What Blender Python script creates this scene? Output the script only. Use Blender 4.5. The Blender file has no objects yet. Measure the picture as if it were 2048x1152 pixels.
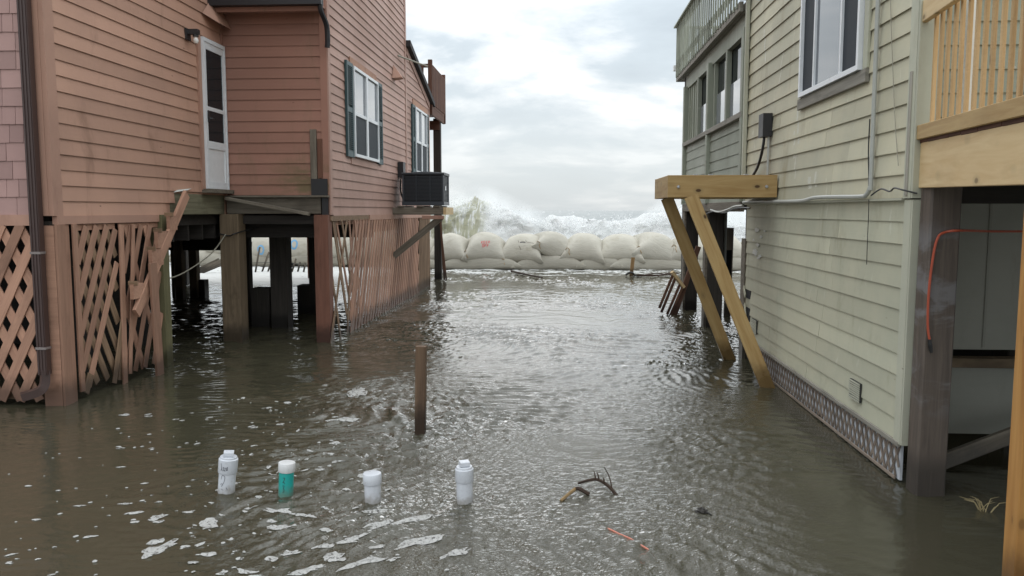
import bpy, math, random
import numpy as np
from mathutils import Vector, Matrix, noise as mnoise
from mathutils.bvhtree import BVHTree

random.seed(7)
rng = np.random.default_rng(11)
sc = bpy.context.scene
COL = sc.collection

# ------------------------------------------------------------------ camera
PITCH = math.atan(155 / 1600); YAW = math.atan(98 / 1607.5)
cam_d = bpy.data.cameras.new('camera'); cam = bpy.data.objects.new('camera', cam_d); COL.objects.link(cam)
cam.location = (0, 0, 1.85); cam.rotation_euler = (math.pi / 2 - PITCH, 0, YAW)
cam_d.sensor_width = 36; cam_d.lens = 36 * 1600 / 2048; cam_d.clip_start = .05; cam_d.clip_end = 20000
sc.camera = cam

# ------------------------------------------------------------------ node helpers
def N(nt, typ, **kw):
    n = nt.nodes.new(typ)
    for k, v in kw.items():
        if k in ('operation', 'blend_type', 'data_type', 'noise_dimensions', 'feature', 'sky_type', 'interpolation_type', 'wave_type', 'bands_direction', 'sun_disc', 'sun_elevation', 'sun_rotation', 'clamp', 'vector_type', 'use_clamp', 'air_density', 'dust_density', 'ozone_density', 'normalize', 'attribute_name'):
            setattr(n, k, v)
        else:
            key = int(k[1:]) if k[0] == 'i' and k[1:].isdigit() else k.replace('_', ' ')
            if hasattr(v, 'is_output'): nt.links.new(v, n.inputs[key])
            else: n.inputs[key].default_value = v
    return n
def L(nt, a, b): nt.links.new(a, b)
def col(c): return (c[0], c[1], c[2], 1)
def ramp(nt, fac, stops):
    r = nt.nodes.new('ShaderNodeValToRGB'); L(nt, fac, r.inputs[0])
    e = r.color_ramp.elements
    while len(e) < len(stops): e.new(.5)
    for i, (p, c) in enumerate(stops):
        e[i].position = p; e[i].color = col(c) if hasattr(c, '__len__') else (c, c, c, 1)
    return r.outputs[0]
def mixc(nt, fac, a, b, blend='MIX'):
    m = nt.nodes.new('ShaderNodeMix'); m.data_type = 'RGBA'; m.blend_type = blend
    for s, v in ((m.inputs[0], fac), (m.inputs[6], a), (m.inputs[7], b)):
        if hasattr(v, 'is_output'): L(nt, v, s)
        elif hasattr(v, '__len__'): s.default_value = col(v)
        else: s.default_value = v
    return m.outputs[2]
def math_(nt, op, a, b=0., c=0.):
    m = nt.nodes.new('ShaderNodeMath'); m.operation = op
    for s, v in zip(m.inputs, (a, b, c)):
        if hasattr(v, 'is_output'): L(nt, v, s)
        else: s.default_value = v
    return m.outputs[0]
def sstep(nt, v, a, b):
    m = nt.nodes.new('ShaderNodeMapRange'); m.interpolation_type = 'SMOOTHSTEP'
    L(nt, v, m.inputs[0]); m.inputs[1].default_value = a; m.inputs[2].default_value = b
    return m.outputs[0]
def mapped(nt, vec, scale, off=None):
    m = N(nt, 'ShaderNodeVectorMath', operation='MULTIPLY', i0=vec, i1=scale).outputs[0]
    if off is not None: m = N(nt, 'ShaderNodeVectorMath', operation='ADD', i0=m, i1=off).outputs[0]
    return m
def noise(nt, vec, scale, detail=4, rough=.55, dist=0.):
    return N(nt, 'ShaderNodeTexNoise', Vector=vec, Scale=scale, Detail=detail, Roughness=rough, Distortion=dist).outputs[0]

# ------------------------------------------------------------------ sky and sun
SUN_EL, SUN_AZ = math.radians(48), math.radians(-12)     # high behind the cloud over the sea
w = bpy.data.worlds.new('World'); sc.world = w; w.use_nodes = True
nt = w.node_tree; nt.nodes.clear()
sky = N(nt, 'ShaderNodeTexSky', sky_type='NISHITA', sun_disc=False, sun_elevation=SUN_EL, sun_rotation=SUN_AZ)
tc = nt.nodes.new('ShaderNodeTexCoord').outputs['Generated']
sep = N(nt, 'ShaderNodeSeparateXYZ', i0=tc)
zz = math_(nt, 'ADD', math_(nt, 'MAXIMUM', sep.outputs[2], 0.), .22)
px = math_(nt, 'DIVIDE', sep.outputs[0], zz); py = math_(nt, 'DIVIDE', sep.outputs[1], zz)
pv = N(nt, 'ShaderNodeCombineXYZ', i0=px, i1=py, i2=0.).outputs[0]
pv = N(nt, 'ShaderNodeVectorMath', operation='ADD', i0=pv, i1=(1.3, .35, 0)).outputs[0]
n1 = noise(nt, mapped(nt, pv, (1.0, 1.1, 1)), 1.3, 8, .55, .3)
n2 = noise(nt, pv, 3.2, 6, .55, .2)
nn = math_(nt, 'ADD', math_(nt, 'MULTIPLY', n1, .78), math_(nt, 'MULTIPLY', n2, .22))
cl = ramp(nt, nn, [(.36, (4.5, 5.05, 5.45)), (.46, (5.2, 5.8, 6.2)), (.52, (7.0, 7.35, 7.55)), (.575, (9.6, 9.65, 9.6))])
# towards the horizon the cloud thins into an even pale veil
veil = sstep(nt, sep.outputs[2], .20, .03)
cl = mixc(nt, math_(nt, 'MULTIPLY', veil, .72), cl, (7.3, 7.8, 8.0))
skc = mixc(nt, .94, sky.outputs[0], cl)
# an overcast sky brightens towards the zenith (CIE overcast law)
skc = N(nt, 'ShaderNodeVectorMath', operation='SCALE', i0=skc, Scale=math_(nt, 'ADD', math_(nt, 'MULTIPLY', math_(nt, 'MAXIMUM', sep.outputs[2], 0.), 1.6), .78)).outputs[0]
bg = N(nt, 'ShaderNodeBackground', Color=skc, Strength=.1)
L(nt, bg.outputs[0], nt.nodes.new('ShaderNodeOutputWorld').inputs[0])

sd = bpy.data.lights.new('sun', 'SUN'); so = bpy.data.objects.new('sun', sd); COL.objects.link(so)
sd.energy = .6; sd.angle = math.radians(100); sd.color = (1, .97, .92)
sdir = Vector((math.sin(-SUN_AZ) * -math.cos(SUN_EL), math.cos(SUN_AZ) * math.cos(SUN_EL), math.sin(SUN_EL)))
so.rotation_euler = sdir.to_track_quat('Z', 'Y').to_euler(); so.location = (0, 0, 30)

sc.view_settings.view_transform = 'Standard'; sc.view_settings.look = 'None'
sc.view_settings.exposure = .38; sc.view_settings.gamma = 1; sc.view_settings.use_curve_mapping = False
sc.render.engine = 'CYCLES'
sc.cycles.use_denoising = True
sc.cycles.max_bounces = 8; sc.cycles.diffuse_bounces = 3; sc.cycles.glossy_bounces = 3
sc.cycles.transparent_max_bounces = 12; sc.cycles.volume_bounces = 3
sc.cycles.sample_clamp_indirect = 6

# ------------------------------------------------------------------ materials
MATS = {}
def new_mat(name):
    m = bpy.data.materials.new(name); m.use_nodes = True; t = m.node_tree
    MATS[name] = m
    return m, t, t.nodes['Principled BSDF']
def obj_coord(t):
    tcn = t.nodes.new('ShaderNodeTexCoord').outputs['Object']
    rnd = t.nodes.new('ShaderNodeObjectInfo').outputs['Random']
    off = N(t, 'ShaderNodeCombineXYZ', i0=math_(t, 'MULTIPLY', rnd, 37.), i1=math_(t, 'MULTIPLY', rnd, 11.), i2=math_(t, 'MULTIPLY', rnd, 23.)).outputs[0]
    return tcn, N(t, 'ShaderNodeVectorMath', operation='ADD', i0=tcn, i1=off).outputs[0], rnd
def world_z(t):
    return N(t, 'ShaderNodeSeparateXYZ', i0=t.nodes.new('ShaderNodeNewGeometry').outputs['Position']).outputs[2]
def bump(t, h, strength, dist, b):
    bn = N(t, 'ShaderNodeBump', Height=h, Strength=strength, Distance=dist)
    L(t, bn.outputs[0], b.inputs['Normal']); return bn
def wood(name, c1, c2, rough=.75, knots=0., wet=True, dirt=.3, var=.18, grain=26):
    """timber, grain along local X; stained dark where the water has soaked it"""
    m, t, b = new_mat(name)
    oc, ov, rnd = obj_coord(t)
    g = noise(t, mapped(t, ov, (1.6, grain, grain)), 1., 7, .6, .6)
    g2 = noise(t, mapped(t, ov, (3., 90, 90)), 1., 3, .6)
    c = ramp(t, g, [(.32, c2), (.66, c1)])
    c = mixc(t, math_(t, 'MULTIPLY', g2, .25), c, c2)
    big = noise(t, mapped(t, ov, (1.2, 3, 3)), 1.5, 5, .65)
    c = mixc(t, math_(t, 'MULTIPLY', sstep(t, big, .5, .72), dirt), c, tuple(x * .35 for x in c2))
    c = mixc(t, 1., c, ramp(t, rnd, [(0, 1 - var), (1, 1 + var)]), 'MULTIPLY')
    if knots:
        v = N(t, 'ShaderNodeTexVoronoi', Vector=mapped(t, ov, (4.6, 8, 8)), Scale=1., Randomness=1.)
        pick = math_(t, 'GREATER_THAN', N(t, 'ShaderNodeSeparateXYZ', i0=v.outputs['Color']).outputs[0], .5)
        k = math_(t, 'MULTIPLY', pick, sstep(t, v.outputs['Distance'], .17, .10))
        ring = math_(t, 'MULTIPLY', pick, sstep(t, v.outputs['Distance'], .34, .17))
        c = mixc(t, math_(t, 'MULTIPLY', ring, .45 * knots), c, tuple(x * .55 for x in c1))
        c = mixc(t, math_(t, 'MULTIPLY', k, .85 * knots), c, (.06, .028, .012))
    if wet:
        z = world_z(t)
        nz = noise(t, t.nodes.new('ShaderNodeNewGeometry').outputs['Position'], 5., 4, .6)
        zz_ = math_(t, 'SUBTRACT', z, math_(t, 'MULTIPLY', nz, .26))
        wf = sstep(t, zz_, .17, -.02)
        c = mixc(t, math_(t, 'MULTIPLY', wf, .78), c, tuple(x * .22 for x in c2))
        L(t, math_(t, 'SUBTRACT', rough, math_(t, 'MULTIPLY', wf, .35)), b.inputs['Roughness'])
    else: b.inputs['Roughness'].default_value = rough
    L(t, c, b.inputs['Base Color']); b.inputs['Specular IOR Level'].default_value = .3
    bump(t, g, .35, .004, b)
    return m
def painted(name, c, c2, stain, rough=.62, stain_amt=.35, var=.09, speck=.5, scuff=None):
    """painted board siding: faint wood emboss, weather blotches, nail rust"""
    m, t, b = new_mat(name)
    oc, ov, rnd = obj_coord(t)
    pos = t.nodes.new('ShaderNodeNewGeometry').outputs['Position']
    g = noise(t, mapped(t, ov, (3., 40, 40)), 1., 5, .65, .4)
    blot = noise(t, pos, 1.1, 5, .6)
    base = mixc(t, sstep(t, blot, .36, .66), c, c2)
    base = mixc(t, math_(t, 'MULTIPLY', g, .22), base, tuple(x * .72 for x in c))
    st = noise(t, mapped(t, pos, (1.6, 1.6, .55)), 1.9, 6, .68, .4)
    base = mixc(t, math_(t, 'MULTIPLY', sstep(t, st, .53, .74), stain_amt), base, stain)
    if scuff:
        s2 = noise(t, mapped(t, pos, (1, 3.5, 1.2)), 2.3, 7, .7, .6)
        base = mixc(t, math_(t, 'MULTIPLY', sstep(t, s2, .62, .68), .45), base, scuff)
    base = mixc(t, 1., base, ramp(t, rnd, [(0, 1 - var), (1, 1 + var)]), 'MULTIPLY')
    v = N(t, 'ShaderNodeTexVoronoi', Vector=mapped(t, ov, (2.2, 1, 6.5)), Scale=1.)
    base = mixc(t, math_(t, 'MULTIPLY', sstep(t, v.outputs['Distance'], .05, .025), speck), base, (.07, .035, .02))
    L(t, base, b.inputs['Base Color'])
    L(t, ramp(t, blot, [(.3, rough - .1), (.7, rough + .12)]), b.inputs['Roughness'])
    b.inputs['Specular IOR Level'].default_value = .35
    bump(t, g, .28, .003, b)
    return m
def plain(name, c, rough=.5, metal=0., spec=.5, var=.12, bmp=0., scale=9.):
    m, t, b = new_mat(name)
    oc, ov, rnd = obj_coord(t)
    n = noise(t, ov, scale, 5, .6)
    cc = mixc(t, n, tuple(x * (1 - var) for x in c), tuple(min(1, x * (1 + var)) for x in c))
    L(t, cc, b.inputs['Base Color']); b.inputs['Metallic'].default_value = metal
    L(t, math_(t, 'ADD', math_(t, 'MULTIPLY', n, .2), rough - .1), b.inputs['Roughness'])
    b.inputs['Specular IOR Level'].default_value = spec
    if bmp: bump(t, n, bmp, .004, b)
    return m

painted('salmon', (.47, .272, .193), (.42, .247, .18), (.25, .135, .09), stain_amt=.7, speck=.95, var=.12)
painted('salmon_shade', (.34, .175, .128), (.31, .16, .118), (.16, .12, .07), stain_amt=.45)  # darker copy of salmon: shade of the entry recess put into the colour
t_ = MATS['salmon_shade'].node_tree; b_ = t_.nodes['Principled BSDF']; src_ = b_.inputs['Base Color'].links[0].from_socket
p_ = t_.nodes.new('ShaderNodeNewGeometry').outputs['Position']; s_ = N(t_, 'ShaderNodeSeparateXYZ', i0=p_)
al_ = math_(t_, 'MULTIPLY', math_(t_, 'MULTIPLY', sstep(t_, s_.outputs[2], 2.75, 2.25), sstep(t_, s_.outputs[0], -4.35, -3.55)), sstep(t_, noise(t_, mapped(t_, p_, (1.2, 1, 4)), 2.2, 6, .65), .38, .62))
L(t_, mixc(t_, math_(t_, 'MULTIPLY', al_, .75), src_, (.115, .105, .045)), b_.inputs['Base Color'])      # green algae on the damp corner
painted('salmon_pink', (.46, .285, .228), (.41, .255, .205), (.28, .17, .13), stain_amt=.5, speck=.3)
painted('shingle_paint', (.40, .25, .225), (.36, .225, .205), (.27, .165, .15), stain_amt=.25, var=.13, speck=.1)
painted('salmon_trim', (.45, .26, .19), (.40, .235, .175), (.20, .10, .07), stain_amt=.4)
painted('cream', (.53, .497, .36), (.45, .435, .335), (.30, .25, .15), stain_amt=.62, var=.11, speck=.35, scuff=(.66, .65, .54))
painted('cream_low', (.50, .485, .365), (.43, .43, .33), (.27, .25, .165), stain_amt=.55, var=.11, speck=.2, scuff=(.58, .58, .5))
painted('cream_trim', (.47, .47, .37), (.42, .42, .34), (.28, .26, .18), stain_amt=.45)
painted('sage', (.30, .32, .255), (.265, .285, .23), (.19, .19, .14), stain_amt=.4, scuff=(.5, .5, .45))
painted('plywood_dark', (.27, .27, .235), (.23, .235, .205), (.14, .13, .10), stain_amt=.4)
wood('lattice_paint', (.42, .24, .165), (.32, .178, .122), dirt=.4, var=.24)
painted('rail_paint_shade', (.31, .33, .265), (.26, .28, .225), (.17, .17, .13), stain_amt=.5, var=.34)  # wide tone spread paints in the light and shaded baluster faces
wood('lattice_raw', (.30, .20, .125), (.17, .105, .065), dirt=.45)
wood('pile_brown', (.17, .125, .08), (.10, .072, .045), dirt=.5)
wood('pile_green', (.21, .19, .10), (.13, .12, .06), dirt=.4)
wood('pile_dark', (.055, .047, .04), (.03, .026, .022), dirt=.3)
wood('pile_salmon', (.21, .095, .065), (.14, .065, .045), dirt=.4)
wood('grey_wood', (.20, .175, .14), (.10, .085, .065), dirt=.4)
wood('beam_green', (.20, .185, .12), (.11, .10, .065), dirt=.55)
wood('under_dark', (.035, .03, .026), (.02, .017, .015), wet=False)  # near-black: the shade under the floors is put into the colour
wood('deck_brown', (.15, .07, .045), (.09, .042, .028), wet=False)
wood('pine', (.46, .325, .15), (.33, .205, .08), knots=1.1, dirt=.12, var=.08, grain=18, rough=.6)
wood('pine_pale', (.64, .49, .28), (.53, .37, .19), knots=.7, dirt=.12, var=.08, grain=15, rough=.65, wet=False)
wood('pine_baluster', (.58, .40, .21), (.47, .30, .14), knots=.5, dirt=.15, var=.16, wet=False)
wood('pine_orange', (.50, .27, .085), (.36, .165, .045), knots=.5, dirt=.1, var=.05, grain=14)
wood('stake_wood', (.14, .09, .055), (.07, .042, .026), dirt=.35)
wood('stake_light', (.32, .20, .09), (.2, .12, .05), dirt=.3)
wood('red_wood', (.16, .085, .055), (.10, .05, .033), dirt=.3)
wood('strip_wood', (.25, .20, .16), (.13, .105, .085), dirt=.4, var=.25, wet=False)
wood('sill_grey', (.36, .34, .29), (.22, .205, .175), dirt=.3, wet=False)
wood('white_board', (.62, .62, .58), (.5, .5, .46), dirt=.2, wet=False)
wood('twig', (.06, .035, .022), (.03, .018, .012), wet=False)
wood('twig_pale', (.36, .25, .13), (.2, .13, .06), wet=False)
plain('white_metal', (.74, .75, .76), .35)
plain('vinyl', (.72, .74, .76), .4)
plain('lamp_dark', (.025, .025, .027), .45)
plain('bulb', (.75, .72, .68), .15)
plain('gutter_brown', (.058, .034, .030), .4, bmp=.1)
plain('gutter_black', (.016, .016, .019), .45)
plain('shutter', (.035, .075, .082), .5)
plain('dark_metal', (.026, .030, .036), .45)
plain('ac_metal', (.035, .042, .052), .42)
plain('ac_dark', (.012, .014, .017), .6)
plain('box_black', (.018, .018, .02), .5)
plain('conduit', (.40, .41, .38), .45)
plain('cable', (.012, .012, .012), .5)
plain('wire_pale', (.30, .28, .22), .6)
plain('cord_faded', (.55, .19, .13), .5)
plain('cord_orange', (.40, .07, .03), .45)
plain('screen', (.035, .042, .050), .7, spec=.3)
plain('paint_flake', (.62, .62, .58), .7)
plain('lime', (.56, .55, .47), .75, var=.2)
plain('bare_patch', (.16, .10, .07), .8)
plain('panel_behind', (.48, .50, .53), .7, var=.2, scale=4)
plain('roof_shingle', (.035, .033, .035), .85, bmp=.5, scale=40)
plain('pvc', (.56, .58, .62), .28, var=.05)
plain('pvc_cap', (.60, .60, .60), .32, var=.05)
plain('teal', (.012, .33, .30), .35, var=.06)
for k_ in ('pvc', 'teal'):      # silt splashed up the foot of the pipes
    t_ = MATS[k_].node_tree; b_ = t_.nodes['Principled BSDF']; src = b_.inputs['Base Color'].links[0].from_socket
    p_ = t_.nodes.new('ShaderNodeNewGeometry').outputs['Position']
    dirt_ = math_(t_, 'SUBTRACT', world_z(t_), math_(t_, 'MULTIPLY', noise(t_, p_, 28., 5, .65), .11))
    c_ = mixc(t_, math_(t_, 'MULTIPLY', sstep(t_, dirt_, .02, -.055), .6), src, (.16, .125, .08))
    c_ = mixc(t_, math_(t_, 'MULTIPLY', sstep(t_, noise(t_, p_, 55., 4, .7), .56, .72), .28), c_, (.22, .20, .17))
    L(t_, c_, b_.inputs['Base Color'])
plain('marker', (.02, .02, .03), .6)
plain('stencil_red', (.62, .035, .06), .7)
plain('spray_blue', (.16, .38, .62), .7)
plain('galv', (.45, .46, .48), .4, metal=.7)
plain('dull_zinc', (.20, .17, .16), .6)
plain('mud', (.12, .095, .058), .9, var=.2)
plain('dry_grass', (.40, .32, .17), .8)
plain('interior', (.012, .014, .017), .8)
plain('debris', (.02, .017, .014), .6)
def glass_mat(name, c, rough=.04, spec=.8):
    m, t, b = new_mat(name)
    b.inputs['Base Color'].default_value = col(c); b.inputs['Roughness'].default_value = rough
    b.inputs['Specular IOR Level'].default_value = spec; b.inputs['IOR'].default_value = 1.52
    pos = t.nodes.new('ShaderNodeNewGeometry').outputs['Position']
    bump(t, noise(t, pos, 1.4, 2), .05, .02, b)
    return m
glass_mat('glass', (.22, .24, .26), .03, 1.)  # grey base lifted to paint in bright sky reflection on the panes
glass_mat('glass_dark', (.014, .019, .023), .05, .14)
glass_mat('glass_blind', (.085, .10, .12), .05, 1.)

def bag_mat():
    m, t, b = new_mat('geotextile')
    oc, ov, rnd = obj_coord(t)
    pos = t.nodes.new('ShaderNodeNewGeometry').outputs['Position']
    n = noise(t, ov, 2.2, 6, .6); f = noise(t, ov, 60., 2, .5)
    c = mixc(t, n, (.44, .415, .35), (.55, .525, .455))
    c = mixc(t, math_(t, 'MULTIPLY', f, .25), c, (.34, .31, .25))
    d = noise(t, mapped(t, ov, (1, 1, 2.2)), 3.0, 6, .65, .5)
    c = mixc(t, math_(t, 'MULTIPLY', sstep(t, d, .52, .7), .35), c, (.30, .265, .18))
    zf = math_(t, 'SUBTRACT', world_z(t), math_(t, 'MULTIPLY', n, .35))
    lowf = sstep(t, zf, .36, .08)
    c = mixc(t, math_(t, 'MULTIPLY', lowf, .62), c, (.20, .185, .145))  # darker and browner towards the bottom
    c = mixc(t, 1., c, ramp(t, rnd, [(0, .92), (1, 1.06)]), 'MULTIPLY')
    L(t, c, b.inputs['Base Color']); b.inputs['Roughness'].default_value = .8
    wr = noise(t, mapped(t, ov, (2.5, 2.5, 9)), 1.5, 4, .6, 1.)
    bump(t, math_(t, 'ADD', wr, math_(t, 'MULTIPLY', f, .1)), .6, .035, b)
bag_mat()

# ------------------------------------------------------------------ mesh helpers
W = {}
def add(name, vf, mat, parent=None, M=None, smooth=False, **props):
    M = M or Matrix()
    if isinstance(vf, bpy.types.Mesh): me = vf
    else:
        me = bpy.data.meshes.new(name); me.from_pydata(vf[0], [], vf[1]); me.update()
        if smooth:
            me.polygons.foreach_set('use_smooth', [True] * len(me.polygons))
            if len(me.polygons) < 4000: me.set_sharp_from_angle(angle=math.radians(38))
    if mat and not me.materials: me.materials.append(MATS[mat])
    o = bpy.data.objects.new(name, me); COL.objects.link(o)
    if parent is not None:
        o.parent = parent; o.matrix_basis = W[parent.name].inverted() @ M
    else: o.matrix_basis = M
    W[o.name] = M
    for k, v in props.items(): o[k] = v
    return o
def thing(name, label, cat, loc=(0, 0, 0), group=None):
    o = bpy.data.objects.new(name, None); COL.objects.link(o); o.location = loc; o.empty_display_size = .2
    W[o.name] = Matrix.Translation(loc); o['label'] = label; o['category'] = cat
    if group: o['group'] = group
    return o
def tag(o, label, cat, group=None):
    o['label'] = label; o['category'] = cat
    if group: o['group'] = group
    return o
class MB:
    def __init__(s): s.v = []; s.f = []
    def put(s, vf, M=None):
        n = len(s.v)
        s.v += [tuple(M @ Vector(p)) for p in vf[0]] if M else list(vf[0])
        s.f += [tuple(i + n for i in f) for f in vf[1]]
        return s
    @property
    def vf(s): return (s.v, s.f)
def box(x0, y0, z0, x1, y1, z1):
    return ([(x0, y0, z0), (x1, y0, z0), (x1, y1, z0), (x0, y1, z0), (x0, y0, z1), (x1, y0, z1), (x1, y1, z1), (x0, y1, z1)],
            [(0, 3, 2, 1), (4, 5, 6, 7), (0, 1, 5, 4), (1, 2, 6, 5), (2, 3, 7, 6), (3, 0, 4, 7)])
def extrude(poly, L_):
    """profile in (y,z) swept along x from 0 to L_"""
    n = len(poly)
    v = [(0, y, z) for y, z in poly] + [(L_, y, z) for y, z in poly]
    f = [(i, (i + 1) % n, n + (i + 1) % n, n + i) for i in range(n)] + [tuple(range(n))[::-1], tuple(range(n, 2 * n))]
    return v, [tuple(reversed(q)) for q in f]
def chamfer(wy, wz, c):
    a, b = wy / 2, wz / 2
    return [(-a + c, -b), (a - c, -b), (a, -b + c), (a, b - c), (a - c, b), (-a + c, b), (-a, b - c), (-a, -b + c)]
MESH = {}
def bar_mesh(Ln, t, wd, c=.004):
    k = (round(Ln, 3), t, wd, c)
    if k not in MESH:
        v, f = extrude(chamfer(t, wd, min(c, t / 4, wd / 4)), Ln)
        me = bpy.data.meshes.new('bar'); me.from_pydata(v, [], f); me.update(); MESH[k] = me
    return MESH[k]
def frame(p0, p1, n):
    """matrix: X from p0 to p1, Y as near n (outward) as may be"""
    p0 = Vector(p0); x = (Vector(p1) - p0).normalized(); n = Vector(n)
    z = x.cross(n).normalized(); y = z.cross(x)
    return Matrix(((x.x, y.x, z.x, p0.x), (x.y, y.y, z.y, p0.y), (x.z, y.z, z.z, p0.z), (0, 0, 0, 1)))
def bar(name, p0, p1, wd, t, mat, parent=None, n=(1, 0, 0), c=.004, **pr):
    """a plank from p0 to p1: wd across, t thick along n"""
    Ln = (Vector(p1) - Vector(p0)).length
    me = bar_mesh(Ln, t, wd, c)
    if me.materials and me.materials[0].name != mat:
        me = me.copy(); me.materials.clear()
    return add(name, me, mat, parent, frame(p0, p1, n), **pr)
def tube(pts, r, n=8, cap=True):
    pts = [Vector(p) for p in pts]; v = []; f = []; up = Vector((0, 0, 1)); last = None
    for i, p in enumerate(pts):
        d = (pts[min(i + 1, len(pts) - 1)] - pts[max(i - 1, 0)]).normalized()
        a = d.cross(up if abs(d.z) < .95 else Vector((1, 0, 0))).normalized() if last is None else (last - d * last.dot(d)).normalized()
        last = a; b = d.cross(a)
        rr = r[i] if hasattr(r, '__len__') else r
        for k in range(n):
            an = 2 * math.pi * k / n; v.append(tuple(p + (a * math.cos(an) + b * math.sin(an)) * rr))
    for i in range(len(pts) - 1):
        for k in range(n):
            f.append((i * n + k, i * n + (k + 1) % n, (i + 1) * n + (k + 1) % n, (i + 1) * n + k))
    if cap: f += [tuple(range(n))[::-1], tuple(range((len(pts) - 1) * n, len(pts) * n))]
    return v, f
def smooth_path(pts, k=6):
    out = []; P = [Vector(p) for p in pts]
    for i in range(len(P) - 1):
        a, b, c, d = P[max(i - 1, 0)], P[i], P[i + 1], P[min(i + 2, len(P) - 1)]
        for j in range(k):
            t = j / k
            out.append(.5 * ((2 * b) + (c - a) * t + (2 * a - 5 * b + 4 * c - d) * t * t + (3 * b - a - 3 * c + d) * t ** 3))
    return out + [P[-1]]
def lathe(prof, n=28):
    v = []; f = []
    for r, z in prof:
        for k in range(n): v.append((r * math.cos(2 * math.pi * k / n), r * math.sin(2 * math.pi * k / n), z))
    for i in range(len(prof) - 1):
        for k in range(n): f.append((i * n + k, i * n + (k + 1) % n, (i + 1) * n + (k + 1) % n, (i + 1) * n + k))
    f += [tuple(range(n))[::-1], tuple(range((len(prof) - 1) * n, len(prof) * n))]
    return v, f

def siding(wall, o, d, n, z0, z1, ext, e, mat, joint=0., gap=0., th=.019, name='siding_board', skip=()):
    """lapped boards on a wall: o = origin (x,y) at a=0, d along, n outward; ext(z) -> (a0,a1)"""
    d = Vector((d[0], d[1], 0)); n3 = Vector((n[0], n[1], 0)); k = 0; z = z0
    while z < z1 - .02:
        a0, a1 = ext(z + e * .5)
        if a1 - a0 > .05:
            cuts = [a0, a1]
            if joint:
                x = a0 + random.uniform(.8, joint)
                while x < a1 - .6:
                    cuts.insert(-1, x); x += random.uniform(.9, joint) * 1.4
            for i in range(len(cuts) - 1):
                if (k, i) in skip: continue
                s0, s1 = cuts[i] + (gap if i else 0), cuts[i + 1]
                h = min(e + .012, z1 - z + .004); dz = random.uniform(-.002, .002) if k else 0
                out = th + random.uniform(-.001, .002)
                prof = [(.001, .012), (out - .006, .012), (out - .006, 0), (out, 0), (out, .005), (.005, h), (.001, h)]
                tl = random.uniform(-.0025, .0025)
                p0 = Vector((o[0], o[1], z + dz)) + d * s0; p1 = p0 + d * (s1 - s0) + Vector((0, 0, tl))
                M = frame(p0, p1, n3)
                if M.col[2].z < 0:      # keep local Z up
                    M = frame(p1, p0, n3)
                add(name, extrude(prof, (p1 - p0).length), mat, wall, M)
        z += e; k += 1
def lattice(panel, o, d, n, a0, a1, z0, z1, wd, t, gap, mats, ang=63, layers=(1, -1), jitter=.006, offs=(.022, .006), skipf=None, name='slat'):
    """crossed diagonal slats clipped to a rectangle; each slat its own mesh"""
    d = Vector((d[0], d[1], 0)); n3 = Vector((n[0], n[1], 0)); ca = math.tan(math.radians(ang))
    step = gap / math.sin(math.radians(ang))
    for li, s in enumerate(layers):
        off = offs[li]
        k = 0; a = a0 - (z1 - z0) / ca
        while a < a1 + (z1 - z0) / ca:
            # line: starts at (a, z0) rising with slope s*ca
            pts = []
            for zq in (z0, z1):
                x = a + s * (zq - z0) / ca
                pts.append((x, zq))
            (xa, za), (xb, zb) = pts
            def clip(xa, za, xb, zb):
                if max(xa, xb) < a0 or min(xa, xb) > a1: return None
                def at(x): return za + (x - xa) * (zb - za) / (xb - xa)
                if xa < a0: za2, xa2 = at(a0), a0
                elif xa > a1: za2, xa2 = at(a1), a1
                else: xa2, za2 = xa, za
                if xb < a0: zb2, xb2 = at(a0), a0
                elif xb > a1: zb2, xb2 = at(a1), a1
                else: xb2, zb2 = xb, zb
                return xa2, za2, xb2, zb2
            c = clip(xa, za, xb, zb)
            if c and abs(c[3] - c[1]) > .12 and not (skipf and skipf(li, k, c)):
                j = random.uniform(-jitter, jitter)
                p0 = Vector((o[0], o[1], c[1])) + d * (c[0] + j) + n3 * off
                p1 = Vector((o[0], o[1], c[3])) + d * (c[2] + j * .3) + n3 * off
                bar(name, p0, p1, wd * random.uniform(.94, 1.05), t, mats[li], panel, n3, .002)
            a += step; k += 1

# ================================================================== WATER
def spectrum(n, size, lam, spread, theta, width, seed):
    """random ripple field: wavelength lam (m), main travel direction theta"""
    r = np.random.default_rng(seed)
    fx = np.fft.fftfreq(n, size / n); kx, ky = np.meshgrid(fx, fx)
    k = np.hypot(kx, ky) + 1e-9; th = np.arctan2(ky, kx)
    A = np.exp(-(np.log(k * lam)) ** 2 / (2 * width ** 2))
    A *= np.exp(-(np.abs(np.angle(np.exp(2j * (th - theta)))) / 2) ** 2 / (2 * spread ** 2)) if spread < 3 else 1
    f = np.fft.ifft2(np.fft.fft2(r.standard_normal((n, n))) * A).real
    return (f - f.mean()) / f.std()
def sample(F, size, x, y):
    n = F.shape[0]; u = (x / size * n) % n; v = (y / size * n) % n
    i = u.astype(int); j = v.astype(int); fu = u - i; fv = v - j; i1 = (i + 1) % n; j1 = (j + 1) % n; i %= n; j %= n
    return F[j, i] * (1 - fu) * (1 - fv) + F[j, i1] * fu * (1 - fv) + F[j1, i] * (1 - fu) * fv + F[j1, i1] * fu * fv
S1 = spectrum(1024, 14., .165, .42, math.radians(62), .30, 1)
S2 = spectrum(1024, 14., .14, .40, math.radians(112), .28, 2)
S3 = spectrum(1024, 12., .085, 9, 0, .30, 3)
S4 = spectrum(512, 19., .55, .6, math.radians(85), .35, 4)
S5 = spectrum(256, 40., 4., 9, 0, .5, 5)
def smo(x, a, b):
    t = np.clip((x - a) / (b - a), 0, 1); return t * t * (3 - 2 * t)
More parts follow.
